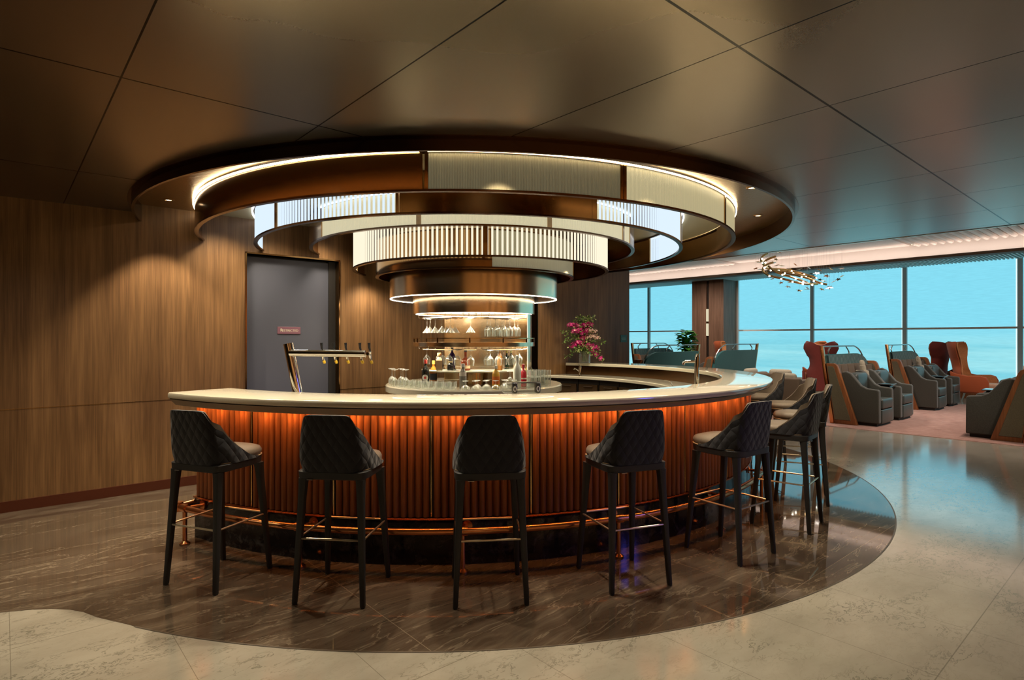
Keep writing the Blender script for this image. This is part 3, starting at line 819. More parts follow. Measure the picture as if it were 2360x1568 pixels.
def ring(c, R, z0, z1, segs, led=None, ledm='led_white'):
    c0, c1 = cut(c, R, 0.004)
    part = rail(c, R, z0, z0+0.016, c0, c1, nm='ring')
    rail(c, R, z1-0.014, z1, c0, c1, nm='top_rail', parent=part)
    for k, (a0, a1, typ) in enumerate(segs):
        a0 = max(a0, c0); a1 = min(a1, c1)
        n = max(6, int((a1-a0)*0.9))
        if typ == 'solid':
            mb = MB(); mb.arc(c, R-0.014, R, z0+0.014, z1-0.012, a0, a1, n); mb.build('bronze_band', M['bronze'], part)
        elif typ.startswith('rod'):
            rods(c, R, z0+0.016, z1-0.014, a0+0.3, a1-0.3, 1.02 if R > 2 else 1.88, 0.016 if R > 2 else 0.019, typ, part)
        else:
            mb = MB(); mb.arc(c, R-0.016, R-0.006, z0+0.014, z1-0.012, a0+0.25, a1-0.25, n)
            uv_arc(mb.build('ribbed_panel', M[typ], part), c, R)
            mb = MB(); mb.arc(c, R-0.036, R-0.031, z0+0.014, z1-0.012, a0, a1, n); mb.build('inner_band', M['bronze'], part)
        for a in (a0, a1):
            if a in (c0, c1): continue
            ar = math.radians(a); d = Vector((math.cos(ar), math.sin(ar), 0)); q = Vector((-d.y, d.x, 0)); p = Vector((c[0], c[1], 0)) + d*(R-0.016)
            mb = MB(); Aa = [p - q*0.012 - d*0.018, p + q*0.012 - d*0.018, p + q*0.012 + d*0.018, p - q*0.012 + d*0.018]
            mb.prism([Vector((x.x, x.y, z0+0.012)) for x in Aa], [Vector((x.x, x.y, z1-0.01)) for x in Aa])
            mb.build('upright', M['bronze'], part, smooth=False)
    if led:
        for (a0, a1, r0, r1, zz0, zz1) in led:
            a0 = max(a0, c0); a1 = min(a1, c1)
            mb = MB(); mb.arc(c, r0, r1, zz0, zz1, a0, a1, 160); mb.build('light_strip', M[ledm], part)
    return part
cG = (-0.455, 6.875); cF = (-0.45, 6.82); cE = (-0.44, 6.90); cD = (-0.36, 7.0); cC = (-0.42, 6.75)
A0, A1 = -400, 400
ring(cG, 2.875, 2.505, 2.785, [(A0, -93.4, 'solid'), (-92.6, -64.0, 'panel_green'), (-63.4, -35, 'panel_gold'), (-34.6, -1.4, 'panel_gold'), (-1.2, A1, 'solid')],
     [(A0, -93.6, 2.88, 2.893, 2.772, 2.784), (-92.4, A1, 2.878, 2.890, 2.774, 2.784)], 'led_warm')
ring(cF, 2.338, 2.456, 2.79, [(A0, -134.2, 'rod_cool'), (-133.6, -100.8, 'rod_cool'), (-100.0, -61.6, 'solid'), (-61.0, -22, 'rod_cool'), (-21.6, 17, 'rod_cool'), (17.4, A1, 'solid')],
     [(A0, -135, 2.345, 2.36, 2.77, 2.785), (-133, -101, 2.30, 2.312, 2.775, 2.785), (-61, 17, 2.342, 2.356, 2.77, 2.785)], 'led_white')
ring(cE, 1.84, 2.475, 2.79, [(A0, -141.4, 'solid'), (-141, -102, 'panel_pale'), (-101.4, -65.3, 'panel_pale'), (-64.7, -31.5, 'panel_pale'), (-31, -24, 'panel_pale'), (-23.6, A1, 'solid')],
     [(-141, -24, 1.845, 1.857, 2.775, 2.787)], 'led_white')
ring(cD, 1.49, 2.27, 2.72, [(A0, -176, 'solid'), (-175.5, -86.2, 'rod_warm'), (-85.4, -4, 'rod_warm'), (-3.5, A1, 'solid')])
ring(cC, 1.12, 2.176, 2.56, [(A0, -79.4, 'solid'), (-78.8, -8, 'panel_teal'), (-7.5, A1, 'solid')])
HC = (-0.44, 6.80)
mb = MB(); mb.lathe([(0.955, 1.946), (0.96, 1.95), (0.96, 2.799), (0, 2.799)], (HC[0], HC[1], 0), 128)
drum = mb.build('upper_drum', M['bronze_mirror'], lamp)
mb = MB(); mb.lathe([(0, 1.952), (0.945, 1.952), (0.945, 1.944), (0, 1.944)], (HC[0], HC[1], 0), 96); mb.build('drum_base', M['bronze_dark'], drum)
mb = MB(); mb.lathe([(0.944, 1.940), (0.957, 1.940), (0.957, 1.948), (0.944, 1.948), (0.944, 1.940)], (HC[0], HC[1], 0), 128); mb.build('light_strip', M['led_edge'], drum)
mb = MB(); mb.lathe([(0.70, 1.94), (0.70, 1.775), (0.692, 1.773), (0.665, 1.776), (0.665, 1.80), (0, 1.80)], (HC[0], HC[1], 0), 128)
drum2 = mb.build('lower_drum', M['bronze_mirror'], lamp)
mb = MB(); mb.lathe([(0.655, 1.772), (0.668, 1.772), (0.668, 1.780), (0.655, 1.780), (0.655, 1.772)], (HC[0], HC[1], 0), 128); mb.build('light_strip', M['led_edge'], drum2)
# recess downlights
for k, a in enumerate(RING_ANG):
    if k in (2, 3, 4, 5): continue      # these sit behind the ring lamp
    ar = math.radians(a); p = Vector((-0.44 + 3.13*math.cos(ar), 6.93 + 3.13*math.sin(ar), 2.80))
    names = ['downlight at the far right of the recess beside the ring chandelier', 'downlight at the right front of the recess beside the ring chandelier', '', '', '', '', 'downlight at the far left of the recess near the panelled wall']
    t = thing('recessed_downlight', 'small round ' + names[k], 'downlight', p)
    mb = MB(); mb.lathe([(0.028, 0.0), (0.045, 0.0), (0.047, -0.004), (0.030, -0.007), (0.028, 0.0)], n=24); mb.build('trim_ring', M['brass'], t)
    mb = MB(); mb.lathe([(0, -0.001), (0.027, -0.001), (0.027, 0.0), (0, 0.0)], n=20); mb.build('lens', M['led_warm'], t)

# ------------------------------------------------------------------ central display under the lamp
isl = thing('display_island', 'round bar island with mirrored bronze back and shelf under the chandelier', 'bar island', (0, 0, 0))
IC = (-0.44, 6.86)
mb = MB(); mb.lathe([(0, 0.002), (0.86, 0.002), (0.86, 0.08), (0.93, 0.08), (0.93, 0.895), (0, 0.895)], (IC[0], IC[1], 0), 96); mb.build('drum_base', M['bronze_dark'], isl)
mb = MB(); mb.lathe([(0, 0.90), (0.99, 0.90), (1.02, 0.905), (1.02, 0.965), (1.01, 0.978), (0, 0.98)], (IC[0], IC[1], 0), 128)
o = mb.build('island_top', M['quartz']); tag(o, 'round cream stone top of the central bar island crowded with glasses', 'countertop')
pm = MB(); pm.arc(HC, 0.655, 0.668, 0.981, 1.772, -22, 128, 90); pm.build('mirror_panel', M['bronze_mirror'], isl)
pm = MB(); pm.lathe([(0, 1.133), (0.60, 1.133), (0.605, 1.138), (0.605, 1.147), (0.60, 1.15), (0, 1.15)], (HC[0], HC[1], 0), 96); pm.build('lower_shelf', M['quartz'], isl)
pm = MB(); pm.lathe([(0, 0.981), (0.16, 0.981), (0.16, 1.132), (0, 1.132)], (HC[0], HC[1], 0), 48); pm.build('pedestal', M['bronze'], isl)
pm = MB(); pm.lathe([(0.66, 1.455), (0.70, 1.455), (0.70, 1.41), (0.69, 1.408), (0.66, 1.412), (0.66, 1.43), (0.62, 1.43), (0.62, 1.44), (0.66, 1.455)], (HC[0], HC[1], 0), 128)
tray = pm.build('gallery_ring', M['bronze_mirror'], isl)
pm = MB(); pm.lathe([(0, 1.432), (0.66, 1.432), (0.66, 1.440), (0, 1.440)], (HC[0], HC[1], 0), 96); pm.build('gallery_shelf', M['bronze_dark'], isl)
pm = MB(); pm.lathe([(0.63, 1.424), (0.655, 1.424), (0.655, 1.430), (0.63, 1.430), (0.63, 1.424)], (HC[0], HC[1], 0), 96); pm.build('light_strip', M['led_edge'], isl)
pm = MB(); pm.lathe([(0.69, 1.496), (0.70, 1.496), (0.70, 1.503), (0.69, 1.503), (0.69, 1.496)], (HC[0], HC[1], 0), 96); pm.build('gallery_rail', M['brass'], tray)
for k in range(12):
    a = math.radians(-90 + 30*k); p = (HC[0] + 0.695*math.cos(a), HC[1] + 0.695*math.sin(a), 1.455)
    pm = MB(); pm.lathe([(0, 0), (0.008, 0), (0.008, 0.05), (0, 0.05)], p, 8); pm.build('gallery_post', M['bronze_dark'], tray)
a = math.radians(-22); pm = MB(); q = Vector((HC[0] + 0.662*math.cos(a), HC[1] + 0.662*math.sin(a), 0))
pm.lathe([(0, 0.982), (0.005, 0.982), (0.005, 1.772), (0, 1.772)], tuple(q), 10); pm.build('light_strip', M['rod_warm'], isl)

def polar(r, a, z, c=HC):
    return Vector((c[0] + r*math.cos(math.radians(a)), c[1] + r*math.sin(math.radians(a)), z))
# wire racks
for lvl, ztop, zr in (('upper', 1.776, 1.722), ('lower', 1.428, 1.378)):
    for side, a0, a1 in (('left', -168, -108), ('middle', -96, -84), ('right', -72, -12)):
        t = thing('stemware_rack', '%s %s chrome wire rack holding upside-down glasses in the island' % (lvl, side), 'glass rack', (0, 0, 0), 0, 'wire glass racks in the island')
        mb = MB()
        for r in (0.35, 0.45, 0.55, 0.63):
            mb.tube([p for p in arcpts(HC, r, a0, a1, 14, zr)], 0.003, 6)
        mb.build('wires', M['chrome'], t)
        mb = MB()
        for a in ([a0, (a0+a1)/2, a1] if a1-a0 > 30 else [a0, a1]):
            mb.tube([polar(0.35, a, zr), polar(0.63, a, zr)], 0.003, 6)
            mb.tube([polar(0.63, a, zr), polar(0.645, a, ztop)], 0.003, 6); mb.tube([polar(0.35, a, zr), polar(0.33, a, ztop+0.02 if lvl == 'upper' else ztop)], 0.003, 6)
        mb.build('hangers', M['chrome'], t)
# stemware, built upright; profile outer then inner
def glass(name, prof, label, cat, n=18):
    mb = MB(); mb.lathe(prof, n=n); o = mb.build(name, M['glass'], angle=60); tag(o, label, cat); return o
martini = glass('martini_glass', [(0, 0), (0.034, 0), (0.036, 0.003), (0.006, 0.010), (0.0035, 0.02), (0.0035, 0.085), (0.006, 0.092), (0.052, 0.158), (0.0505, 0.158), (0.004, 0.098), (0, 0.096)], 'martini glass hanging upside down from the upper left rack', 'glass')
flute = glass('wine_flute', [(0.0, 0.0), (0.0396, 0.0), (0.042, 0.0032), (0.0072, 0.0097), (0.0042, 0.0216), (0.0042, 0.0842), (0.0168, 0.095), (0.0324, 0.1188), (0.0348, 0.1404), (0.03, 0.1998), (0.0282, 0.1998), (0.033, 0.1404), (0.0306, 0.1199), (0.0144, 0.0994), (0.0, 0.095)], 'wine glass hanging upside down from the upper right rack', 'glass')
wine = glass('wine_glass', [(0.0, 0.0), (0.0384, 0.0), (0.0407, 0.0034), (0.0068, 0.0101), (0.004, 0.0224), (0.004, 0.056), (0.0136, 0.0672), (0.0362, 0.0952), (0.0418, 0.121), (0.0339, 0.1702), (0.0322, 0.1702), (0.0401, 0.121), (0.0345, 0.0974), (0.0113, 0.0717), (0.0, 0.0672)], 'wine glass hanging upside down from the lower right rack', 'glass')
tall = glass('stem_glass', [(0, 0), (0.036, 0), (0.038, 0.003), (0.008, 0.010), (0.0045, 0.02), (0.0045, 0.085), (0.012, 0.092), (0.030, 0.115), (0.036, 0.14), (0.030, 0.178), (0.0285, 0.178), (0.0345, 0.14), (0.0285, 0.117), (0.010, 0.096), (0, 0.092)], 'tall stemmed glass standing upside down at the left end of the island top', 'glass')
tumbler = glass('tumbler', [(0, 0), (0.030, 0), (0.034, 0.004), (0.037, 0.07), (0.0355, 0.07), (0.0325, 0.012), (0, 0.010)], 'short tumbler in the packed rows on the left front of the island top', 'glass')
coupe = glass('coupe_glass', [(0, 0), (0.032, 0), (0.034, 0.003), (0.006, 0.008), (0.004, 0.015), (0.004, 0.040), (0.012, 0.046), (0.040, 0.062), (0.046, 0.088), (0.0445, 0.088), (0.0385, 0.064), (0.010, 0.050), (0, 0.047)], 'low coupe glass standing upside down in the front row of the island top', 'glass')
highball = glass('highball_glass', [(0, 0), (0.032, 0), (0.035, 0.004), (0.036, 0.098), (0.0345, 0.098), (0.0335, 0.012), (0, 0.010)], 'tall clear tumbler in the two-layer stack at the right of the island top', 'glass')
used = set()
BOTTLES = [(981, 6.34), (999, 6.50), (1013, 6.36), (1038, 6.36), (1042, 6.95), (1073, 6.36), (1067, 6.08), (1143, 6.10), (1152, 6.42), (1192, 6.14), (1206, 6.28), (1216, 6.62), (1222, 6.76), (1168, 7.05), (1178, 7.12)]
BXY = [((u-1180)/1350*Y, Y) for u, Y in BOTTLES]
def put(o, loc, flip=False, label=None, group=None, clear=0.08):
    if clear and any(math.hypot(loc.x-x, loc.y-y) < clear for x, y in BXY): return False
    if o.name in used: c = o.copy(); sc.collection.objects.link(c)
    else: c = o; used.add(o.name)
    c.location = loc; c.rotation_euler = (PI if flip else 0, 0, random.random()*6)
    if label: c['label'] = label
    if group: c['group'] = group
    return True
def row(o, r, angs, z, flip, text, group, c=HC, clear=0.08):
    n = 0
    for a in angs:
        if put(o, polar(r, a, z, c), flip, text.replace('#', nth[n]), group, clear): n += 1
row(martini, 0.55, [-161, -149, -137, -125, -114], 1.719, True, 'martini glass hanging in the upper left rack, # from the left in front', 'martini glasses hanging in the upper left rack', clear=0)
row(martini, 0.40, [-155, -136, -118], 1.719, True, 'martini glass hanging in the upper left rack, # from the left behind', 'martini glasses hanging in the upper left rack', clear=0)
put(martini, polar(0.56, -90, 1.719), True, 'single martini glass hanging upside down from the upper middle rack', clear=0)
row(flute, 0.55, [-68, -59, -50, -41, -32, -23], 1.719, True, 'wine glass hanging in the upper right rack, # from the left in front', 'wine glasses hanging in the upper right rack', clear=0)
row(flute, 0.42, [-66, -52, -38, -24], 1.719, True, 'wine glass hanging in the upper right rack, # from the left behind', 'wine glasses hanging in the upper right rack', clear=0)
row(wine, 0.55, [-68, -58, -48, -38, -28, -19], 1.375, True, 'wine glass hanging in the lower right rack, # from the left in front', 'wine glasses hanging in the lower right rack')
row(wine, 0.42, [-66, -50, -34], 1.375, True, 'wine glass hanging in the lower right rack, # from the left behind', 'wine glasses hanging in the lower right rack')
row(wine, 0.55, [-162, -152, -142, -132, -122, -112], 1.375, True, 'wine glass hanging in the lower left rack, # from the left in front', 'wine glasses hanging in the lower left rack')
row(wine, 0.42, [-158, -143, -127, -112], 1.375, True, 'wine glass hanging in the lower left rack, # from the left behind', 'wine glasses hanging in the lower left rack')
put(wine, polar(0.56, -90, 1.375), True, 'single wine glass hanging upside down from the lower middle rack', clear=0)
ZI = 0.981
row(tall, 0.95, [-167, -160, -153], ZI+0.178, True, 'stemmed glass upside down at the left of the island top, # of outer row', 'stemmed glasses upside down at the left of the island top', IC)
row(tall, 0.85, [-163, -155, -148], ZI+0.178, True, 'stemmed glass upside down at the left of the island top, # of inner row', 'stemmed glasses upside down at the left of the island top', IC)
for r, w_ in ((0.96, 'front'), (0.875, 'middle'), (0.79, 'rear')):
    n = int((144-97)/math.degrees(0.079/r)); w0 = -145 if r > 0.9 else -140
    row(tumbler, r, [w0 + (-97-w0)*i/n for i in range(n)], ZI, False, 'short tumbler, # from the left in the ' + w_ + ' row of the island top', 'short tumblers at the left front of the island top', IC)
for r, a0, a1, w_ in ((0.925, -92, -60, 'front'), (0.825, -91, -64, 'second')):
    n = int((a1-a0)/math.degrees(0.096/r))
    row(coupe, r, [a0 + (a1-a0)*i/n for i in range(n+1)], ZI+0.088, True, 'coupe glass upside down, # from the left in the ' + w_ + ' coupe row', 'coupe glasses in the front rows of the island top', IC, 0.085)
row(wine, 0.86, [-54, -49], ZI+0.171, True, 'wine glass upside down between coupes and stacked tumblers, # in front', 'wine glasses upside down on the island top', IC, 0.075)
row(wine, 0.75, [-56, -50], ZI+0.171, True, 'wine glass upside down between coupes and stacked tumblers, # behind', 'wine glasses upside down on the island top', IC, 0.075)
for lv in (0, 1):
    for r, w_ in ((0.91, 'front'), (0.83, 'middle'), (0.75, 'rear')):
        st = math.degrees(0.079/r)
        row(highball if lv == 0 else tumbler, r, [-43 + st*i for i in range(5)], ZI + lv*0.099, False, 'stacked tumbler, # from the left, ' + w_ + ' row, ' + ('lower' if lv == 0 else 'upper') + ' layer, right of the island', 'stacked tumblers at the right of the island top', IC, 0.075)

# bottles
def bottle(name, label, loc, H, R, col, cap, neck=0.33, lab=None, labz=(0.12, 0.42), shoulder=0.62, rough=0.08, trans=0.0, square=False, capc=(0.02, 0.02, 0.02), rz=0.0, disc=None, foot=None):
    t = thing(name, label, 'bottle', loc, rz)
    rn = R*neck
    prof = [(0, 0), (R*0.9, 0), (R, 0.006), (R, H*shoulder*0.9), (R*0.88, H*(shoulder+0.03)), (rn*1.25, H*(shoulder+0.14)), (rn, H*(shoulder+0.18)), (rn, H*0.9), (rn*1.15, H*0.905), (rn*1.15, H*0.93), (0, H*0.93)]
    mb = MB(); mb.lathe(prof, n=4 if square else 24, M=Matrix.Rotation(PI/4, 4, 'Z') if square else None)
    mb.build('body', mat(name + '_glass', col, rough, trans=trans, coat=0.3), t, angle=50)
    mb = MB(); mb.lathe([(0, H*0.86), (rn*1.3, H*0.86), (rn*1.3, H), (rn*1.1, H*1.003), (0, H*1.003)], n=16); mb.build('cap', mat(name + '_cap', cap, 0.4), t)
    if lab:
        mb = MB(); r = R*1.012*(0.72 if square else 1.0)
        if square: mb.box(-r, -r-0.001, H*labz[0], r, -r+0.001, H*labz[1])
        else: mb.arc((0, 0), r-0.001, r, H*labz[0], H*labz[1], -165, -15, 16)
        mb.build('label', mat(name + '_label', lab, 0.6), t)
    if disc:
        def disc_mb(rad, off):
            mb = MB(); rr = R*1.015 + off; rows = []
            for i in range(7):
                q = rad*i/6
                rows.append([Vector((rr*math.sin(q*math.cos(e)/R), -rr*math.cos(q*math.cos(e)/R), H*0.33 + q*math.sin(e))) for e in [2*PI*k/24 for k in range(25)]])
            return mb.grid(rows)
        d = disc_mb(R*0.85, 0.0004).build('round_label', mat('bottle_round_label', (0.70, 0.66, 0.56), 0.6), t)
        disc_mb(R*0.34, 0.0012).build('emblem', mat('bottle_emblem', (0.55, 0.05, 0.03), 0.6), d)
    return t
def face(p):  # turn a bottle's front towards the room
    return 0.0
SH = 1.1505
def uv2(u, Y, z): return Vector(((u-1180)/1350*Y, Y, z))
bottle('vermouth_bottle', 'black vermouth bottle with red cap and round white label', uv2(981, 6.34, ZI), 0.285, 0.040, (0.01, 0.012, 0.01), (0.5, 0.05, 0.04), lab=(0.6, 0.56, 0.45), labz=(0.02, 0.12), disc=True)
bottle('whisky_bottle', 'amber whisky bottle with slanted black label beside the vermouth bottle', uv2(999, 6.50, ZI), 0.27, 0.040, (0.40, 0.13, 0.015), (0.65, 0.42, 0.08), lab=(0.015, 0.018, 0.03), labz=(0.22, 0.48))
bottle('gin_bottle', 'squat pale square bottle with printed copper front on the lower shelf', uv2(1013, 6.36, SH), 0.19, 0.048, (0.45, 0.36, 0.22), (0.45, 0.20, 0.08), square=True, lab=(0.30, 0.18, 0.09), labz=(0.10, 0.55), neck=0.4)
bottle('rum_bottle', 'small black bottle standing on the lower shelf left of centre', uv2(1038, 6.36, SH), 0.10, 0.034, (0.012, 0.012, 0.012), (0.3, 0.22, 0.1), neck=0.5)
bottle('liqueur_bottle', 'dark purple bottle with ornate amber front behind the glasses', uv2(1042, 6.95, SH), 0.24, 0.04, (0.05, 0.02, 0.08), (0.02, 0.02, 0.02))
bottle('cognac_bottle', 'wide amber cognac bottle with dark stopper on the lower shelf', uv2(1073, 6.36, SH), 0.235, 0.052, (0.26, 0.05, 0.02), (0.05, 0.03, 0.03), neck=0.26, shoulder=0.45, lab=(0.55, 0.42, 0.25), labz=(0.10, 0.24))
bottle('vodka_bottle', 'clear grey bottle with a square white label on the island top', uv2(1067, 6.08, ZI), 0.255, 0.037, (0.20, 0.19, 0.165), (0.66, 0.64, 0.6), neck=0.40, lab=(0.62, 0.58, 0.5), labz=(0.50, 0.66), rough=0.15)
bottle('syrup_bottle', 'round bottle of orange and yellow liqueur in front of the lower shelf', uv2(1143, 6.10, ZI), 0.235, 0.040, (0.75, 0.42, 0.06), (0.8, 0.74, 0.6), neck=0.3, lab=(0.70, 0.17, 0.02), labz=(0.18, 0.52), shoulder=0.66)
bottle('brandy_bottle', 'slim amber bottle standing behind the wine glasses', uv2(1152, 6.42, SH), 0.235, 0.03, (0.55, 0.22, 0.05), (0.6, 0.3, 0.1))
bottle('frosted_bottle', 'frosted white bottle rising over the stacked tumblers', uv2(1192, 6.14, ZI), 0.335, 0.041, (0.78, 0.80, 0.70), (0.7, 0.74, 0.68), neck=0.34, rough=0.5)
bottle('bitter_bottle', 'red bottle with white mark beside the frosted bottle', uv2(1206, 6.28, ZI), 0.24, 0.036, (0.42, 0.015, 0.03), (0.42, 0.02, 0.03), lab=(0.6, 0.55, 0.5), labz=(0.34, 0.40))
for k, (u, Y) in enumerate([(1216, 6.62), (1222, 6.76), (1168, 7.05), (1178, 7.12)]):
    bottle('olive_bottle', ['first small gold bottle behind the stacked tumblers', 'second small gold bottle behind the stacked tumblers', 'dark green bottle at the back of the shelf', 'gold capped bottle at the back of the shelf'][k], uv2(u, Y, ZI if k < 2 else SH), 0.26 if k < 2 else 0.2, 0.028, [(0.35, 0.24, 0.04), (0.30, 0.22, 0.05), (0.02, 0.04, 0.02), (0.06, 0.05, 0.02)][k], (0.6, 0.5, 0.1))

# things on the bar
t = thing('acrylic_dispenser', 'clear acrylic dispenser with two black wheel-like ends on the countertop', 'dispenser', Vector((0.075, 4.27, 1.1005)), math.radians(8)); t.scale = (1.28, 1.1, 1.05)
mb = MB(); mb.rbox(-0.115, -0.03, 0.002, 0.10, 0.03, 0.072, 0.012); mb.build('clear_case', M['glass_thin'], t)
for x in (-0.045, 0.088):
    mb = MB(); mb.rbox(x-0.014, -0.036, 0.0, x+0.014, 0.036, 0.076, 0.011, 4); c = mb.build('end_cap', M['black'], t)
    mb = MB(); pth = [Vector((x-0.002 + 0.007*math.cos(q), -0.0375, 0.032 + 0.016*math.sin(q))) for q in [2*PI*i/20 for i in range(20)]]
    mb.tube(pth, 0.003, 8, closed=True); mb.build('ring', M['steel'], c)
mb = MB(); mb.rbox(-0.06, -0.031, 0.070, 0.10, 0.031, 0.078, 0.003); mb.build('lid', M['black'], t)

# beer tap
t = thing('beer_tap', 'chrome beer tap column with long horizontal arm carrying five taps', 'beer tap', (0, 0, 0))
bx = Vector((-1.66, 4.62, 0.921)); tx = Vector((-1.765, 4.62, 1.458))
mb = MB(); mb.tube([bx, tx], 0.038, 24); mb.build('column', M['chrome'], t)
mb = MB(); mb.lathe([(0, 0), (0.065, 0), (0.065, 0.012), (0.04, 0.02), (0, 0.02)], tuple(bx), 24); mb.build('base_flange', M['chrome'], t)
ax0 = Vector((-1.745, 4.60, 1.385)); ax1 = Vector((-1.155, 4.60, 1.377))
mb = MB(); mb.tube([ax0, ax1], 0.027, 24); arm = mb.build('arm', M['chrome'], t)
mb = MB(); mb.tube([ax1, ax1 + Vector((0.004, 0, 0))], 0.028, 24); mb.build('end_cap', M['chrome'], arm)
for k, u in enumerate((739, 767, 795, 828, 852)):
    x = (u-1180)/1350*4.66
    if k == 4: x = -1.135
    tp = thing('tap', None, None, (x, 4.655 if k < 4 else 4.63, 1.378)); tp.parent = t
    mb = MB(); mb.tube([(0, -0.03, 0), (0, 0.05, 0)], 0.013, 12); mb.tube([(0, 0.05, 0.02), (0, 0.05, -0.02), (0.004, 0.062, -0.055)], 0.010, 12); mb.build('tap_body', M['chrome'], tp)
    mb = MB(); mb.tube([(0, 0.05, 0.0), (0, 0.05, 0.025)], 0.007, 10); mb.tube([(0, 0.05, 0.025), (-0.004, 0.045, 0.045), (-0.006, 0.042, 0.085)], [0.007, 0.0085, 0.011], 12); mb.build('tap_handle', M['black'], tp)
    mb = MB(); mb.tube([(0.004, 0.062, -0.052), (0.008, 0.064, -0.065), (0.014, 0.066, -0.082)], [0.008, 0.0125, 0.009], 10); mb.build('tap_cover', mat('yellow_plastic', (0.80, 0.52, 0.04), 0.4), tp)

# pillar faucet and small sink mixer
t = thing('bar_faucet', 'tall chrome pillar faucet with short spout behind the right of the countertop', 'faucet', (1.765, 5.60, 0.921), math.radians(0))
mb = MB(); mb.lathe([(0, 0), (0.036, 0), (0.036, 0.006), (0.024, 0.012), (0.021, 0.30), (0.0, 0.30)], n=20); mb.build('body', M['chrome'], t)
mb = MB(); mb.tube([(0, 0, 0.30), (0.006, 0, 0.40)], 0.0225, 20); mb.tube([(0.006, 0, 0.40), (0.012, 0, 0.43)], [0.0225, 0.017], 20); mb.build('control_head', M['chrome'], t)
mb = MB(); mb.tube(smoothpath([(0, 0, 0.355), (-0.06, 0, 0.356), (-0.105, 0, 0.355), (-0.122, 0, 0.345), (-0.128, 0, 0.325)]), 0.013, 14); mb.build('spout', M['chrome'], t)
t = thing('sink_mixer', 'small chrome mixer tap beside the sink under the flowers', 'faucet', (1.045, 9.0, 0.921), math.radians(0))
mb = MB(); mb.lathe([(0, 0), (0.024, 0), (0.022, 0.12), (0.018, 0.15), (0, 0.155)], n=18); mb.build('body', M['chrome'], t)
mb = MB(); mb.tube([(0, 0, 0.06), (-0.06, -0.02, 0.11), (-0.09, -0.03, 0.12), (-0.10, -0.034, 0.10)], 0.010, 10); mb.build('spout', M['chrome'], t)
mb = MB(); mb.tube([(0, 0, 0.15), (-0.02, -0.01, 0.19), (-0.035, -0.015, 0.20)], 0.006, 8); mb.build('lever', M['chrome'], t)
t = thing('glass_rinser', 'low chrome glass rinser on the worktop behind the right faucet', 'glass rinser', (1.55, 5.75, 0.921))
mb = MB(); mb.lathe([(0, 0), (0.055, 0), (0.055, 0.008), (0, 0.008)], n=24); mb.build('drip_plate', M['steel'], t)
mb = MB(); mb.tube(smoothpath([(0.03, 0, 0.008), (0.02, 0, 0.12), (-0.01, 0, 0.16), (-0.06, 0, 0.165)]), 0.005, 8); mb.build('arm', M['chrome'], t)

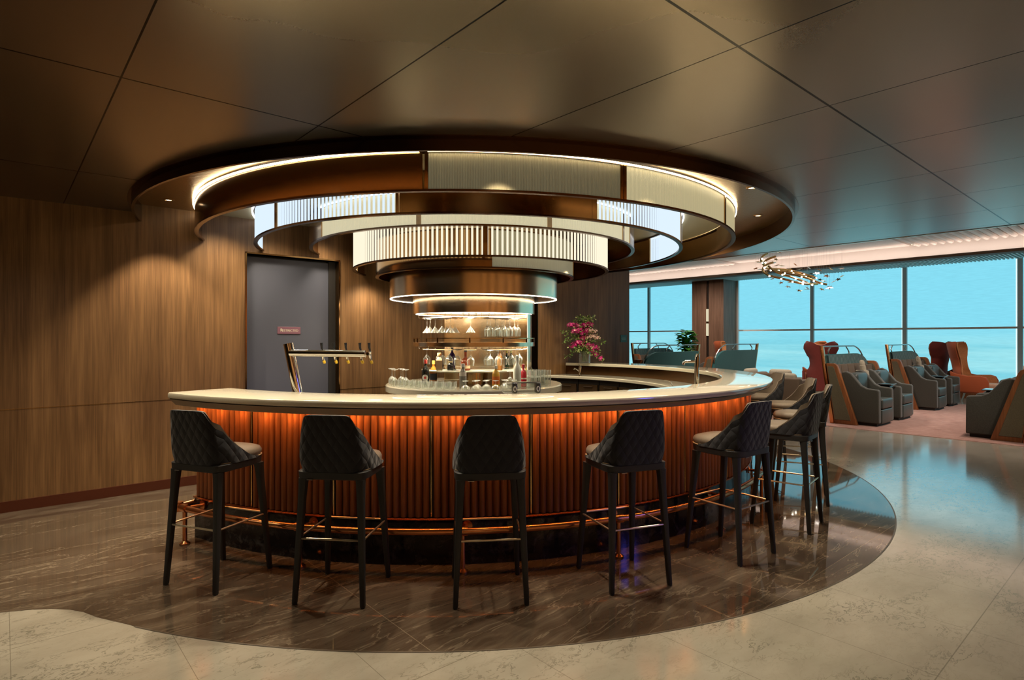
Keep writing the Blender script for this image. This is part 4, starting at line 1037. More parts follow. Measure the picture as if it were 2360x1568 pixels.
# ------------------------------------------------------------------ bar stools
def make_stool():
    t = thing('bar_stool', 'bar stool', 'bar stool', (0, 0, 0), 0, 'bar stools round the curved bar')
    def outline(hx, hy_b, hy_f, z, n=48, yo=0.0, er=0.28):
        pts = []
        for i in range(n):
            a = 2*PI*i/n; c, s_ = math.cos(a), math.sin(a)
            e = er if s_ < 0 else 0.85
            x = hx*math.copysign(abs(c)**(er if s_ < 0 else 0.62), c)
            y = (hy_b if s_ < 0 else hy_f)*math.copysign(abs(s_)**e, s_) + yo
            pts.append(Vector((x, y, z)))
        return pts
    def loft(rows):
        mb = MB(); n = len(rows[0]); vs = [p for r in rows for p in r]
        fs = [tuple(range(n))[::-1], tuple((len(rows)-1)*n + k for k in range(n))]
        for i in range(len(rows)-1):
            for k in range(n):
                l = (k+1) % n; fs.append((i*n+k, i*n+l, (i+1)*n+l, (i+1)*n+k))
        return mb.add(vs, fs)
    loft([outline(0.196, 0.196, 0.222, 0.700), outline(0.205, 0.205, 0.232, 0.705), outline(0.207, 0.207, 0.234, 0.742), outline(0.20, 0.20, 0.228, 0.746)]).build('seat_frame', M['leg_dark'], t)
    loft([outline(0.200, 0.188, 0.228, 0.7465, er=0.5), outline(0.2085, 0.196, 0.236, 0.749, er=0.5), outline(0.2085, 0.196, 0.236, 0.752, er=0.5), outline(0.200, 0.188, 0.228, 0.754, er=0.5)]).build('piping', M['brass_soft'], t)
    loft([outline(*q, er=0.7) for q in ((0.196, 0.17, 0.226, 0.7545), (0.203, 0.175, 0.234, 0.762), (0.204, 0.175, 0.236, 0.782), (0.195, 0.17, 0.225, 0.800), (0.165, 0.15, 0.19, 0.811), (0.10, 0.10, 0.11, 0.815))]).build('seat', M['taupe'], t, angle=60)
    for sx in (-1, 1):
        for sy in (-1, 1):
            mb = MB(); fy = 0.212 if sy > 0 else -0.215; ty = 0.150 if sy > 0 else -0.168
            rows = []
            for f in [0, 0.015, 0.3, 0.6, 0.85, 0.95, 1.0]:
                z = 0.703*f; w = (0.0145 + 0.0085*f) + (0.004*max(0, (f-0.85)/0.15)**2); x = sx*(0.200 - (0.031 if sy < 0 else 0.034)*f); y = fy + (ty-fy)*f
                if f == 0: w *= 0.85
                rr = []
                for k in range(12):
                    a = 2*PI*(k+0.5)/12; c, s_ = math.cos(a), math.sin(a)
                    rr.append(Vector((x + w*math.copysign(abs(c)**0.6, c), y + w*math.copysign(abs(s_)**0.6, s_), z)))
                rows.append(rr)
            loft(rows).build('leg', M['leg_dark'], t)
    zr = 0.365; X = 0.19; Yf = 0.2; Yb = -0.197
    for a, b in (((-X, Yb), (X, Yb)), ((-X, Yf), (X, Yf)), ((-X, Yb), (-X, Yf)), ((X, Yb), (X, Yf))):
        mb = MB(); mb.tube([(a[0], a[1], zr), (b[0], b[1], zr)], 0.006, 8); mb.build('footrest_bar', M['brass_pale'], t)
    # wrapping backrest
    def shell(off, name, m, thick, hh=0.326, zb=0.745):
        cols = 65; rws = 12; pts = []; uvs = []
        dense = []
        for j in range(721):
            a = -PI/2 + math.radians(-112 + 224*j/720); c, s_ = math.cos(a), math.sin(a)
            dense.append(((0.209+off)*math.copysign(abs(c)**0.42, c), ((0.209+off) if s_ < 0 else 0.26)*math.copysign(abs(s_)**(0.48 if s_ < 0 else 0.9), s_)))
        cum = [0]
        for p, q in zip(dense, dense[1:]): cum.append(cum[-1] + math.hypot(q[0]-p[0], q[1]-p[1]))
        base = []; arc = []; k_ = 0
        for j in range(cols):
            L = cum[-1]*j/(cols-1)
            while k_ < 719 and cum[k_+1] < L: k_ += 1
            w = (L-cum[k_])/max(1e-9, cum[k_+1]-cum[k_]); p, q = dense[k_], dense[k_+1]
            x, y = p[0]+(q[0]-p[0])*w, p[1]+(q[1]-p[1])*w
            d = abs(L - cum[-1]/2); arc.append(L)
            d0 = 0.165; d1 = cum[-1]/2
            if d <= d0: H = hh*(1 - 0.035*(d/d0)**10)
            else:
                q_ = (d-d0)/(d1-d0); H = hh*(0.965*(1-q_)**1.75*(1-0.35*math.sin(PI*min(1, q_*1.6))*0.35)) + 0.012*q_
            base.append((x, y, H, d))
        for i in range(rws):
            f = i/(rws-1); row = []
            for j in range(cols):
                x, y, H, dd_ = base[j]; h = H*f; g = h/hh
                belly = 0.012*math.sin(PI*min(1, g*1.3))
                k = (1 - 0.185*g**1.25)*(1 - 0.10*max(0, 1-g/0.24)**1.6*max(0, min(1, (0.30-dd_)/0.08)))
                row.append(Vector((x*(k + belly*1.2), y*(1 if y > 0 else 1) - 0.045*g + (0.05*g if abs(y) < 0.15 else 0), zb + h)))
                uvs.append((arc[j]-arc[-1]/2, h))
            pts.append(row)
        mb = MB(); mb.grid(pts, thick); o = mb.build(name, m, t, angle=55)
        uv = o.data.uv_layers.new(name='UVMap'); nv = len(uvs)
        for l in o.data.loops: uv.data[l.index].uv = uvs[l.vertex_index % nv]
        return o
    back = shell(0.004, 'backrest', M['quilt'], -0.012)
    lin = shell(-0.010, 'back_lining', M['taupe'], -0.016, 0.321, 0.748)
    mb = MB(); mb.box(-0.13, -0.214, 0.700, -0.095, -0.2085, 0.7035); mb.build('metal_tag', M['steel'], t, smooth=False)
    return t
M['brass_soft'] = mat('tan_piping', (0.42, 0.30, 0.17), 0.45)
M['brass_pale'] = mat('pale_gold_rod', (0.88, 0.76, 0.56), 0.3, 1.0)
stool0 = make_stool()
SR = 3.62; SC = Vector((-0.555, 7.06, 0))
sl = ['leftmost bar stool, turned three-quarters, nearest the panelled wall', 'second bar stool from the left with its back to the camera',
      'bar stool seen squarely from behind in the middle of the front row', 'fourth bar stool from the left, seat showing on its left',
      'fifth bar stool with blue-lit quilted back at the right front of the bar', 'sixth bar stool in profile, its quilted back before the tweed pod',
      'bar stool half hidden behind the sixth stool, leg on the brown marble edge', 'eighth bar stool with taupe back under the right end of the countertop', 'farthest visible bar stool beside the right tip of the countertop']
POS = [(-1.84, 3.69, None), (-1.0, 3.49, None), (-0.14, 3.48, None), (0.695, 3.69, None), (1.536, 4.14, None), (2.23, 4.76, None)]
for i in range(9):
    ang = -111.0 + 14.2*i
    if i < 6: p = Vector((POS[i][0], POS[i][1], 0.002))
    else: p = SC + SR*Vector((math.cos(math.radians(ang)), math.sin(math.radians(ang)), 0)) + Vector((0, 0, 0.002))
    dr = SC - p; rz = math.atan2(dr.y, dr.x) - PI/2
    if i == 0: stool0.location = p; stool0.rotation_euler = (0, 0, rz); stool0['label'] = sl[0]
    else: dup(stool0, p, rz, sl[i])

# ------------------------------------------------------------------ signs
def text_mesh(body, size, m, parent, loc, name='lettering', align='CENTER'):
    cu = bpy.data.curves.new('txt', 'FONT'); cu.body = body; cu.size = size; cu.align_x = align; cu.align_y = 'CENTER'; cu.extrude = 0.0006
    o = bpy.data.objects.new('txt', cu); sc.collection.objects.link(o)
    bpy.context.view_layer.update()
    me = bpy.data.meshes.new_from_object(o)
    bpy.data.objects.remove(o); bpy.data.curves.remove(cu)
    me.materials.clear(); me.materials.append(m); me.name = name
    n = bpy.data.objects.new(name, me); sc.collection.objects.link(n); n.parent = parent
    n.location = loc; n.rotation_euler = (PI/2, 0, 0); return n
t = thing('door_sign', 'small plum sign reading Restricted on the slate blue door', 'sign', W(2.487, TW+0.099, 1.59), EA)
mb = MB(); mb.rbox(-0.132, -0.006, -0.041, 0.132, 0, 0.041, 0.002, 1); mb.build('plate', mat('plum_plate', (0.24, 0.11, 0.15), 0.4, 0.2), t)
mt = mat('sign_letters', (0.75, 0.68, 0.52), 0.5)
text_mesh('R', 0.050, mt, t, (-0.086, -0.0065, 0.001)); text_mesh('ESTRICTED', 0.037, mt, t, (0.014, -0.0065, -0.003))
t = thing('wall_sign', 'small square teal sign with three lines of text on the panelled wall', 'sign', W(8.47, TW-0.002, 1.495), EA)
mb = MB(); mb.rbox(-0.09, -0.007, -0.066, 0.09, 0, 0.066, 0.002, 1); mb.build('plate', mat('teal_plate', (0.03, 0.14, 0.14), 0.4), t)
mt2 = mat('pale_letters', (0.35, 0.55, 0.52), 0.5)
for k, w in enumerate((0.10, 0.13, 0.11)):
    mb = MB(); x = -w/2
    rnd = random.Random(k)
    while x < w/2 - 0.004:
        l = rnd.uniform(0.005, 0.016); mb.box(x, -0.0085, 0.018-0.022*k, min(x+l, w/2), -0.0072, 0.024-0.022*k); x += l + 0.003
    mb.build('text_line', mt2, t, smooth=False)

# ------------------------------------------------------------------ orchid vase
VP = Vector((1.16, 9.36, 1.1005))
t = thing('orchid_arrangement', 'glass vase of pink and green orchids on the far end of the counter', 'flowers', VP)
mb = MB(); mb.lathe([(0, 0), (0.085, 0), (0.09, 0.006), (0.09, 0.19), (0.086, 0.19), (0.086, 0.014), (0, 0.012)], n=32); mb.build('vase', M['glass'], t)
mb = MB(); mb.lathe([(0, 0.016), (0.083, 0.016), (0.083, 0.13), (0, 0.13)], n=28); mb.build('water', M['glass_thin'], t)
rnd = random.Random(4)
stems = MB(); leaves = MB(); pink = MB(); pale = MB(); buds = MB()
def petal(mb, p, d, size, n=5, wid=0.55):
    d = d.normalized(); a = d.orthogonal().normalized(); b_ = d.cross(a)
    ph = rnd.random()*6
    for k in range(n):
        q = ph + 2*PI*k/n; o = a*math.cos(q) + b_*math.sin(q); s_ = d.cross(o)
        tip = p + o*size + d*size*0.35; mid = p + o*size*0.55 + d*size*0.12
        mb.add([p, mid + s_*size*wid*0.5, tip, mid - s_*size*wid*0.5], [(0, 1, 2, 3)])
def leaf(mb, p, d, l, w):
    d = d.normalized(); s_ = d.cross(Vector((rnd.uniform(-1, 1), rnd.uniform(-1, 1), rnd.uniform(-.3, 1)))).normalized(); nn = d.cross(s_)
    mb.add([p, p + d*l*0.5 + s_*w + nn*l*0.08, p + d*l, p + d*l*0.5 - s_*w + nn*l*0.08], [(0, 1, 2, 3)])
sprays = [(-0.26, 0.60, 'p'), (-0.10, 0.72, 'g'), (-0.02, 0.60, 'p'), (0.16, 0.72, 'b'), (0.10, 0.62, 'p'), (-0.36, 0.48, 'g'), (-0.30, 0.36, 'g'), (-0.18, 0.50, 'p'), (0.02, 0.50, 'p'), (0.16, 0.50, 'l'),
          (0.22, 0.40, 'l'), (0.30, 0.34, 'g'), (-0.22, 0.28, 'p'), (0.05, 0.36, 'p'), (-0.08, 0.40, 'p'), (-0.28, 0.12, 'g'), (-0.14, 0.20, 'b'), (0.24, 0.08, 'p'), (0.30, 0.02, 'b'), (0.10, 0.22, 'p'), (-0.2, 0.64, 'g'), (0.05, 0.70, 'g'), (-0.05, 0.30, 'p'), (0.20, 0.24, 'p'), (-0.02, 0.44, 'g'), (0.08, 0.18, 'g'), (-0.25, 0.42, 'g')]
EX = Vector((1, 0, 0))
for (x, z, k) in sprays:
    y = rnd.uniform(-0.14, 0.10); base = Vector((rnd.uniform(-0.04, 0.04), rnd.uniform(-0.04, 0.04), 0.03)); end = Vector((x, y, z))
    midp = Vector((x*0.35, y*0.4, max(0.22, z*0.75 + 0.12)))
    path = smoothpath([base, Vector((x*0.12, y*0.1, 0.19)), midp, end], 7)
    stems.tube(path, 0.0028, 5)
    for i in range(8, len(path)):
        p = path[i]; f = (i-8)/(len(path)-8)
        for _ in range(3):
            d = Vector((rnd.uniform(-1, 1), rnd.uniform(-1.2, 0.5), rnd.uniform(-0.6, 0.8))).normalized(); pp = p + d*rnd.uniform(0.01, 0.035)
            if k == 'p' and f > 0.15:
                petal(pink, pp, d, rnd.uniform(0.026, 0.04), 5, 0.8)
                if rnd.random() < 0.35: petal(pale, pp + d*0.006, d, 0.014, 5, 0.8)
            elif k == 'l' and f > 0.3: petal(pale, pp, d, rnd.uniform(0.022, 0.034))
            elif k == 'b' and f > 0.3: leaf(buds, pp, d, 0.03, 0.007)
            if k == 'g' or rnd.random() < 0.35: leaf(leaves, pp, d, rnd.uniform(0.04, 0.07), rnd.uniform(0.008, 0.017))
            if rnd.random() < (0.6 if k == 'g' else 0.25): leaf(buds, pp + d*0.02, d, 0.034, 0.010)
    stems.tube([base, Vector((base.x*1.5, base.y*1.5, 0.25))], 0.003, 5)
stems.build('stems', mat('stem_green', (0.10, 0.13, 0.03), 0.6), t)
leaves.build('leaves', mat('leaf_green', (0.14, 0.24, 0.05), 0.5), t, fix=False)
pink.build('pink_blooms', mat('magenta_petals', (0.55, 0.03, 0.20), 0.55), t, fix=False)
pale.build('pale_blooms', mat('blush_petals', (0.80, 0.52, 0.46), 0.6), t, fix=False)
tag(buds.build('buds', mat('lime_buds', (0.62, 0.66, 0.26), 0.55), t, fix=False), kind='stuff')

# ------------------------------------------------------------------ lounge furniture (local frame: x width, -y front, z up)
def make_screen():
    """upholstered privacy screen for a pair of seats"""
    t = thing('privacy_screen', 'seat screen', 'seat screen', (0, 0, 0), 0)
    Wd = 2.05; B = 0.98
    def top(x, z, cut_):    # top edge falls in a curve at the far end
        if x < Wd - cut_: return z
        q = (x - (Wd-cut_))/cut_; return z - 0.34*(1 - math.sqrt(max(0, 1-q*q)))
    def panel(x0, x1, y0, y1, z0, z, n=24):
        mb = MB(); a = []; b_ = []
        P = [(x0, z0)] + [(x0 + (x1-x0)*i/n, top(x0 + (x1-x0)*i/n, z, 0.5)) for i in range(n+1)] + [(x1, z0)]
        return mb.prism([Vector((u, y0, v)) for u, v in P], [Vector((u, y1, v)) for u, v in P])
    panel(0.02, Wd, B-0.035, B+0.03, 0.03, 1.20).build('back_panel', M['teal_felt'], t)
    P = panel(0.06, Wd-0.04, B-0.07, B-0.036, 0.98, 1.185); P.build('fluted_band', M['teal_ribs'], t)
    mb = MB()
    for x in (0.06, 0.38, 0.70, 1.02, 1.34, 1.66):
        mb.rbox(x+0.006, B-0.15, 0.35, x+0.314, B-0.072, 1.02 if x < 1.6 else 0.98, 0.02, 2)
    mb.build('back_cushions', M['brown_felt'], t)
    mb = MB(); path = smoothpath([(-0.0, B+0.0, 1.345), (0.5, B, 1.345), (1.35, B, 1.345), (1.62, B, 1.335), (1.86, B, 1.24), (2.0, B, 1.06), (2.04, B, 0.90)], 6)
    mb.tube(path, 0.014, 10); mb.build('top_rail', M['steel_teal'], t)
    for x in (0.30, 1.25):
        mb = MB(); mb.tube(smoothpath([(x, B, 1.19), (x-0.03 if x < 1 else x, B, 1.25), (x+0.10 if x < 1 else x-0.10, B, 1.335)], 4), 0.012, 8); mb.build('rail_brace', M['steel_teal'], t)
    mb = MB(); mb.bprism([(B-0.045, 0.0), (B+0.02, 0.0), (B+0.02, 1.36), (B-0.035, 1.36)], 'x', -0.035, 0.03, 0.006, 2); mb.build('corner_post', M['copper'], t)
    for sx, (x0, x1) in (('n', (-0.03, 0.05)), ('f', (Wd-0.07, Wd+0.01))):
        out = [(0.566, 0.0), (0.93, 0.0), (0.93, 1.05), (0.81, 1.05), (0.775, 1.035), (0.75, 0.99)]
        inn = [(0.655, 0.07), (0.915, 0.07), (0.915, 1.0), (0.83, 1.0), (0.812, 0.985), (0.80, 0.94)]
        mb = MB(); mb.bprism(out, 'x', x0, x1, 0.008, 2); p = mb.build('side_frame', M['wood_trim'], t)
        mb = MB(); mb.bprism(inn, 'x', x0-0.006, x1+0.006, 0.004, 1); mb.build('side_panel', M['green_tweed'], p)
    mb = MB(); mb.rbox(0.98, 0.62, 0.30, 1.09, B-0.155, 0.90, 0.02, 2); mb.build('console', M['cream_felt'], t)
    mb = MB(); mb.lathe([(0, 0.90), (0.05, 0.90), (0.05, 0.985), (0.042, 0.99), (0.042, 1.06), (0.025, 1.085), (0, 1.09)], (1.035, 0.70, 0), 20); mb.build('reading_lamp', M['cream_felt'], t)
    def lean(o):
        if o.type == 'MESH':
            for v in o.data.vertices: v.co.y = v.co.y - 0.34 + 0.13*v.co.z
        for c in o.children: lean(c)
    lean(t)
    return t
M['steel_teal'] = mat('satin_rail', (0.38, 0.40, 0.38), 0.25, 1.0)
def make_armchair():
    t = thing('lounge_armchair', 'leather lounge chair', 'armchair', (0, 0, 0), 0)
    prof = [(0.0, 0.05), (0.80, 0.05), (0.80, 0.90), (0.70, 0.915), (0.60, 0.88), (0.50, 0.79), (0.38, 0.68), (0.26, 0.635), (0.04, 0.62), (0.005, 0.60)]
    for x0, x1 in ((0.0, 0.11), (0.66, 0.77)):
        mb = MB(); mb.bprism(prof, 'x', x0, x1, 0.022, 3); mb.build('arm', M['side_leather'], t)
    mb = MB(); mb.rbox(0.115, 0.50, 0.30, 0.655, 0.79, 0.88, 0.07, 4); mb.build('backrest', M['leather'], t)
    mb = MB(); mb.rbox(0.115, -0.03, 0.29, 0.655, 0.52, 0.46, 0.035, 4); mb.build('seat_cushion', M['leather'], t)
    mb = MB(); mb.rbox(0.115, -0.02, 0.04, 0.655, 0.08, 0.28, 0.02, 3); mb.build('footrest', M['leather'], t)
    mb = MB(); mb.box(0.04, 0.06, 0.0, 0.73, 0.76, 0.05); mb.build('base', M['black_matt'], t, smooth=False)
    for c in t.children:
        for v in c.data.vertices: v.co.y = -0.08 + v.co.y*0.73
    return t
def make_table():
    t = thing('side_table', 'black side table', 'side table', (0, 0, 0), 0)
    mb = MB(); mb.rbox(-0.17, -0.06, 0.655, 0.17, 0.34, 0.675, 0.006, 2); mb.build('table_top', M['table_glass'], t)
    mb = MB(); mb.rbox(-0.12, -0.02, 0.0, 0.12, 0.27, 0.653, 0.03, 3); mb.build('pedestal', M['black'], t)
    return t
M['table_glass'] = mat('smoked_table_top', (0.03, 0.03, 0.03), 0.05, coat=1.0)
scr0 = make_screen(); chair0 = make_armchair(); tab0 = make_table()
first = {'s': True, 'c': True, 't': True}
def place(kind, proto, loc, rz, label, group):
    if first[kind]:
        first[kind] = False; proto.location = loc; proto.rotation_euler = (0, 0, rz); proto['label'] = label; proto['group'] = group; return proto
    return dup(proto, loc, rz, label, group)
def pod(s, t, flip, lab, mirror=False):
    """front-left corner at (s, t); flip turns it to face the panelled wall side"""
    rz = EA + (PI if flip else 0); sg = -1 if flip else 1
    def at(x, y): return W(s + sg*x, t + sg*y, 0.0065)
    if mirror:
        c = dup(scr0, W(s - 2.02, t, 0.0065), rz, lab[0], 'teal seat screens in the lounge', (-1, 1, 1))
    else: place('s', scr0, at(0, 0), rz, lab[0], 'teal seat screens in the lounge')
    place('c', chair0, at(0.055, 0.0), rz, lab[1], 'dark leather lounge armchairs')
    place('c', chair0, at(1.20, 0.0), rz, lab[2], 'dark leather lounge armchairs')
    place('t', tab0, at(1.025, 0.03), rz, lab[3], 'black side tables between lounge seats')
pod(11.05, 3.45, False, ['teal topped screen with tweed side panel nearest the bar stools', 'leather armchair beside the tweed side panel nearest the bar stools', 'leather armchair beyond the first side table, nearest the carpet centre', 'black side table between the two nearest left lounge armchairs'])
pod(14.42, 3.42, False, ['second teal topped screen, further towards the windows on the right', 'leather armchair of the second pair, nearer the camera', 'leather armchair of the second pair, beside the red wing chair', 'black side table between the second pair of lounge armchairs'])
pod(13.02, 2.11, True, ['seat screen at the right edge of the picture, tweed panel leaning left', 'leather armchair of the right edge pair, farther from the camera', 'dark armchair cut by the tweed panel at the right edge', 'side table with bright reflection at the right edge'], True)
pod(12.0, 8.1, True, ['curved teal screen seen from behind, left of the pillar', 'armchair behind the curved teal screen left of the pillar', 'nearer armchair behind the curved teal screen left of the pillar', 'side table behind the curved teal screen left of the pillar'])
pod(14.8, 8.1, True, ['curved teal screen seen from behind, right of the pillar', 'armchair behind the curved teal screen right of the pillar', 'nearer armchair behind the curved teal screen right of the pillar', 'side table behind the curved teal screen right of the pillar'])
pod(13.5, 9.5, False, ['ribbed teal screen facing the bar, farthest left in the lounge', 'brown-sided armchair before the farthest left ribbed screen', 'second armchair before the farthest left ribbed screen', 'side table before the farthest left ribbed screen'])

def make_wing(outer, lining, name='wing_chair'):
    t = thing(name, 'wing chair', 'wing chair', (0, 0, 0), 0)
    # back shell with lobed wings
    def hw(z):
        pts = [(0.28, 0.34), (0.5, 0.335), (0.68, 0.29), (0.85, 0.215), (1.0, 0.225), (1.14, 0.305), (1.26, 0.355), (1.34, 0.345), (1.40, 0.28), (1.43, 0.18)]
        for (a, wa), (b_, wb) in zip(pts, pts[1:]):
            if z <= b_: 
                q = (z-a)/(b_-a); q = q*q*(3-2*q); return wa + (wb-wa)*q
        return pts[-1][1]
    rows = []
    N = 22; K = 20
    for i in range(N+1):
        row = []
        for j in range(K+1):
            x = -1 + 2*j/K
            ztop = 1.405 - 0.075*math.exp(-(x/0.42)**2) + 0.0
            z = 0.26 + (ztop-0.26)*i/N
            h = hw(min(z, 1.43))
            fw = 0.20*abs(x)**2.4 * (1.0 + 0.5*max(0, z-0.9))
            row.append(Vector((x*h, 0.34 + 0.20*(z-0.26) - fw, z)))
        rows.append(row)
    mb = MB(); mb.grid(rows, -0.022); mb.build('back_shell', outer, t, angle=60)
    rows2 = [[p + Vector((0, -0.022, 0)) for p in r] for r in rows]
    mb = MB(); mb.grid([[p + Vector((0, -0.004, 0)) for p in r] for r in rows2], 0.022); mb.build('back_lining', lining, t, angle=60)
    for sx in (-1, 1):
        prof = [(-0.30, 0.26), (0.36, 0.26), (0.42, 0.74), (0.30, 0.68), (0.10, 0.64), (-0.16, 0.65), (-0.26, 0.62), (-0.31, 0.52)]
        mb = MB(); mb.bprism(prof, 'x', sx*0.365-0.03, sx*0.365+0.03, 0.02, 3); mb.build('arm', outer, t)
        prof = [(-0.29, 0.40), (0.32, 0.40), (0.34, 0.66), (0.28, 0.655), (0.10, 0.625), (-0.16, 0.635), (-0.25, 0.61), (-0.295, 0.51)]
        mb = MB(); mb.bprism(prof, 'x', sx*0.325-0.008, sx*0.325+0.008, 0.004, 1); mb.build('arm_lining', lining, t)
    mb = MB(); mb.rbox(-0.31, -0.42, 0.33, 0.31, 0.30, 0.47, 0.045, 4); mb.build('seat_cushion', M['cream_seat'], t)
    mb = MB(); mb.rbox(-0.34, -0.30, 0.24, 0.34, 0.34, 0.32, 0.02, 2); mb.build('seat_base', outer, t)
    for x, y in ((-0.28, -0.24), (0.28, -0.24), (-0.28, 0.30), (0.28, 0.30)):
        mb = MB(); mb.tube([(x, y, 0.25), (x*1.25, y*1.3, 0.0)], [0.022, 0.011], 10); mb.build('leg', M['steel'], t)
    return t
M['cream_seat'] = fabric('peach_fabric', (0.46, 0.28, 0.18), 0.8, 120)
wr = make_wing(M['rust'], M['orange_lining'])
wr.location = W(17.0, 3.15, 0.001); wr.rotation_euler = (0, 0, EA + math.radians(-4)); wr['label'] = 'rust red wing chair with tan lining turned right, beside the windows'; wr['group'] = 'tall wing chairs by the windows'
wm = make_wing(M['maroon'], M['orange_lining'])
wm.location = W(17.7, 4.3, 0.001); wm.rotation_euler = (0, 0, EA + math.radians(160)); wm['label'] = 'maroon wing chair seen from behind, back to back with the rust one'; wm['group'] = 'tall wing chairs by the windows'
dup(wm, W(14.9, 5.75, 0.007), math.radians(150), 'maroon wing chair seen from behind, above the nearest teal screen')
dup(wr, W(16.25, 6.15, 0.007), EA + math.radians(-25), 'tan lined wing chair peeping out behind the maroon one')
dup(wr, W(17.1, 9.2, 0.001), EA + math.radians(18), 'wing chair rising over the curved teal screen right of the pillar')

def make_club():
    t = thing('club_chair', 'club chair', 'armchair', (0, 0, 0), 0)
    mb = MB(); mb.rbox(-0.38, 0.24, 0.06, 0.38, 0.40, 0.74, 0.04, 3); mb.build('backrest', M['brown_felt'], t)
    for sx in (-1, 1):
        mb = MB(); mb.rbox(sx*0.33-0.055, -0.36, 0.06, sx*0.33+0.055, 0.26, 0.60, 0.035, 3); mb.build('arm', M['brown_felt'], t)
    mb = MB(); mb.rbox(-0.27, -0.36, 0.10, 0.27, 0.24, 0.42, 0.04, 3); mb.build('seat', M['brown_felt'], t)
    mb = MB(); mb.rbox(-0.24, 0.10, 0.42, 0.24, 0.24, 0.82, 0.065, 4); mb.build('back_cushion', M['cream_felt'], t)
    mb = MB(); mb.box(-0.33, -0.3, 0.0, 0.33, 0.34, 0.06); mb.build('base', M['black_matt'], t, smooth=False)
    return t
cc = make_club(); cc.location = W(12.9, 5.75, 0.007); cc.rotation_euler = (0, 0, EA + PI/2*0.98); cc['label'] = 'brown club chair with cream cushion against the windows'; cc['group'] = 'brown club chairs behind the bar stools'
dup(cc, W(11.6, 5.10, 0.007), EA + PI/2, 'brown club chair with cream cushion right behind the bar stools')
dup(cc, W(12.7, 6.58, 0.007), EA + PI, 'brown club chair by the curved teal screen, above the countertop tip')
t = thing('drum_table', 'small cream topped table between the brown club chairs', 'side table', W(10.95, 5.55, 0.007))
mb = MB(); mb.lathe([(0, 0.44), (0.17, 0.44), (0.17, 0.50), (0, 0.50)], n=4, M=Matrix.Rotation(EA+PI/4, 4, 'Z')); mb.build('table_top', M['quartz'], t)
mb = MB(); mb.lathe([(0, 0), (0.14, 0), (0.15, 0.438), (0, 0.438)], n=4, M=Matrix.Rotation(EA+PI/4, 4, 'Z')); mb.build('pedestal', M['brown_felt'], t)

# potted fig beside the pillar
pp = Vector((5.45, 18.4, 0.001))
t = thing('potted_fig', 'tall potted fiddle leaf fig standing left of the window pillar', 'plant', pp)
mb = MB(); mb.lathe([(0, 0), (0.16, 0), (0.21, 0.42), (0.195, 0.42), (0.18, 0.38), (0, 0.38)], n=28); mb.build('pot', M['white_gloss'], t)
mb = MB(); mb.tube(smoothpath([(0, 0, 0.36), (0.02, 0, 0.8), (-0.03, 0.02, 1.2), (0.02, 0, 1.6)]), 0.016, 8); mb.tube(smoothpath([(0, 0, 0.7), (0.10, -0.03, 1.0), (0.14, -0.05, 1.4)]), 0.011, 8); mb.build('trunk', M['wood_trim'], t)
mb = MB(); rnd = random.Random(11)
for k in range(170):
    z = rnd.uniform(0.75, 1.72); a = rnd.random()*2*PI; r0 = rnd.uniform(0, 0.12); l = rnd.uniform(0.20, 0.32)
    d = Vector((math.cos(a), math.sin(a), rnd.uniform(-0.1, 0.9))).normalized(); s_ = d.cross(Vector((0, 0, 1))).normalized(); n_ = s_.cross(d)
    p = Vector((r0*math.cos(a)+0.04, r0*math.sin(a), z)); w = l*0.36
    rows = []
    for i in range(6):
        f = i/5; ww = w*math.sin(PI*min(1, 0.08+f*0.92))**0.7*(0.6+0.6*f); c = p + d*l*f + n_*(-l*0.28*f*f)
        rows.append([c - s_*ww + n_*ww*0.25, c, c + s_*ww + n_*ww*0.25])
    mb.grid(rows)
mb.build('leaves', mat('fig_leaf', (0.09, 0.30, 0.035), 0.4), t, fix=False)

# star chandelier
t = thing('star_chandelier', 'hanging art light of curved brass tubes and small metal stars before the windows', 'chandelier', (0, 0, 0))
def at(u, v, Y): return Vector(((u-1180)/1350*Y, Y, 1.5 - (v-780)/1350*Y))
arms = [[(1788, 591, 15.2), (1766, 600, 15.3), (1762, 612, 15.5), (1775, 622, 15.6), (1815, 630, 15.3), (1860, 641, 15.0), (1885, 651, 14.9), (1905, 656, 14.9)],
        [(1769, 584, 15.6), (1757, 592, 15.6), (1755, 603, 15.7), (1768, 617, 15.9), (1800, 624, 16.0), (1840, 632, 16.0), (1868, 641, 16.1)],
        [(1782, 605, 15.0), (1764, 612, 15.0), (1758, 624, 15.0), (1772, 635, 14.8), (1805, 643, 14.7), (1835, 651, 14.6), (1862, 655, 14.6), (1884, 655, 14.7)],
        [(1770, 613, 15.4), (1790, 628, 15.4), (1828, 640, 15.3), (1850, 648, 15.3), (1862, 653, 15.3)],
        [(1778, 620, 16.2), (1812, 622, 16.3), (1846, 630, 16.2), (1880, 640, 16.1)]]
for a_ in arms:
    path = smoothpath([at(*q) for q in a_], 6)
    mb = MB(); mb.tube(path, 0.028, 10); am_ = mb.build('arm', M['brass'], t)
    mb = MB()
    for q in path[8::5]:
        mb.lathe([(0, -0.022), (0.016, -0.016), (0.022, 0), (0.016, 0.016), (0, 0.022)], tuple(q + Vector((0, -0.03, -0.02))), 8)
    mb.build('light_bulbs', glow('bulb_glow', (1.0, 0.9, 0.72), 14) if 'bulb' not in M else M['bulb'], am_)
rnd = random.Random(21)
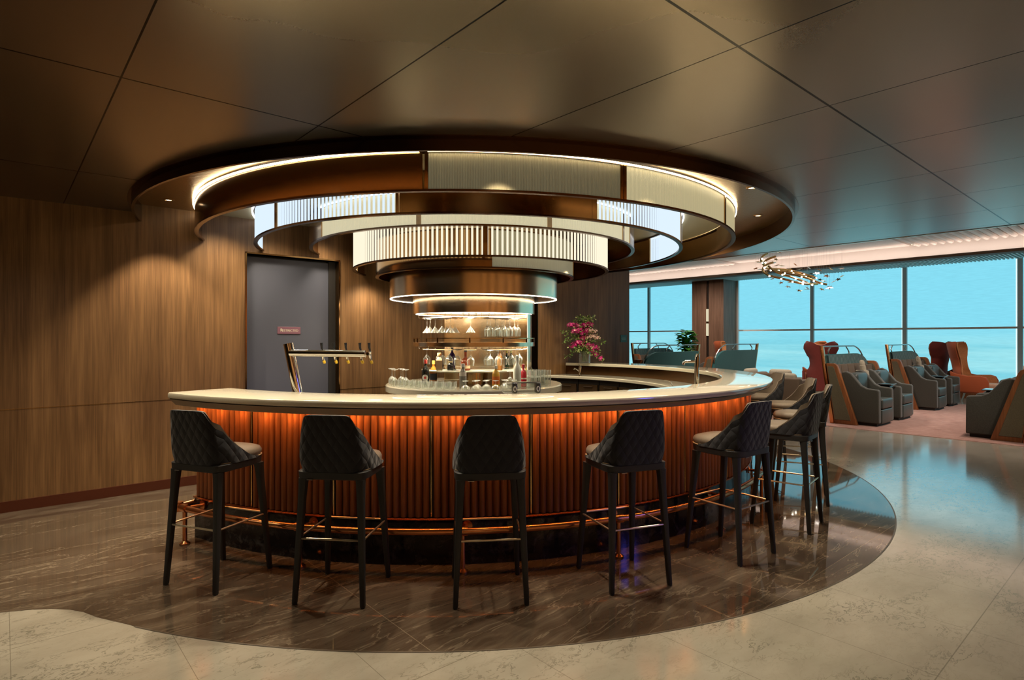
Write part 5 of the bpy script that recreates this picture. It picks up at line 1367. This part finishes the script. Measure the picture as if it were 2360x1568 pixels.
stars = [(1748, 604), (1752, 621), (1742, 619), (1788, 598), (1784, 606), (1790, 612), (1802, 613), (1796, 582), (1833, 610), (1819, 621), (1865, 618), (1889, 623), (1915, 620), (1940, 619), (1842, 621), (1870, 631), (1882, 630), (1905, 636), (1890, 645), (1922, 649), (1932, 644), (1940, 637), (1816, 661), (1800, 652), (1842, 670), (1860, 667), (1861, 664), (1894, 667), (1912, 663), (1780, 643), (1820, 651), (1855, 652), (1838, 636), (1878, 643), (1898, 648), (1850, 630), (1766, 628)]
SM = [M['brass'], mat('silver_star', (0.62, 0.66, 0.64), 0.25, 1.0), mat('rose_star', (0.60, 0.30, 0.14), 0.3, 1.0)]
wires = MB()
for k, (u, v) in enumerate(stars):
    c = at(u, v, rnd.uniform(14.5, 16.4)); R_ = rnd.uniform(0.065, 0.10)
    rot = Matrix.Rotation(rnd.uniform(-0.5, 0.5)+PI/2*0.15, 3, 'X') @ Matrix.Rotation(rnd.uniform(-0.5, 0.5), 3, 'Y') @ Matrix.Rotation(rnd.random()*6, 3, 'Z')
    P = [Vector(((R_ if i % 2 == 0 else R_*0.42)*math.cos(PI*i/5), (R_ if i % 2 == 0 else R_*0.42)*math.sin(PI*i/5), 0)) for i in range(10)]
    mb = MB(); vs = [c + rot @ Vector((0, 0, 0.014)), c + rot @ Vector((0, 0, -0.014))] + [c + rot @ p for p in P]
    mb.add(vs, [(0, 2+i, 2+(i+1) % 10) for i in range(10)] + [(1, 2+(i+1) % 10, 2+i) for i in range(10)])
    mb.build('star', SM[k % 3], t, smooth=False, fix=False)
    wires.tube([c, Vector((c.x, c.y, ZU))], 0.0018, 3)
for a_ in arms:
    for q in a_[1::2]:
        p = at(*q); wires.tube([p, Vector((p.x, p.y, ZU))], 0.0018, 3)
wires.build('hanging_wires', M['steel'], t, smooth=False)
for k, (s_, t_) in enumerate([(16.75, 4.32), (16.4, 9.2)]):
    d = thing('ceiling_spotlight', ['twin spotlight where the baffles start, upper right', 'twin spotlight at the end of the left baffles'][k], 'spotlight', W(s_, t_, ZU+0.0), EA)
    for x in (-0.10, 0.10):
        mb = MB(); mb.lathe([(0, 0), (0.045, 0), (0.045, 0.10), (0, 0.10)], (x, 0, -0.03), 16); h = mb.build('lamp_housing', M['white_gloss'], d)
        mb = MB(); mb.lathe([(0, -0.034), (0.035, -0.034), (0.035, -0.031), (0, -0.031)], (x, 0, 0), 16); mb.build('lens', M['led_warm'], h)
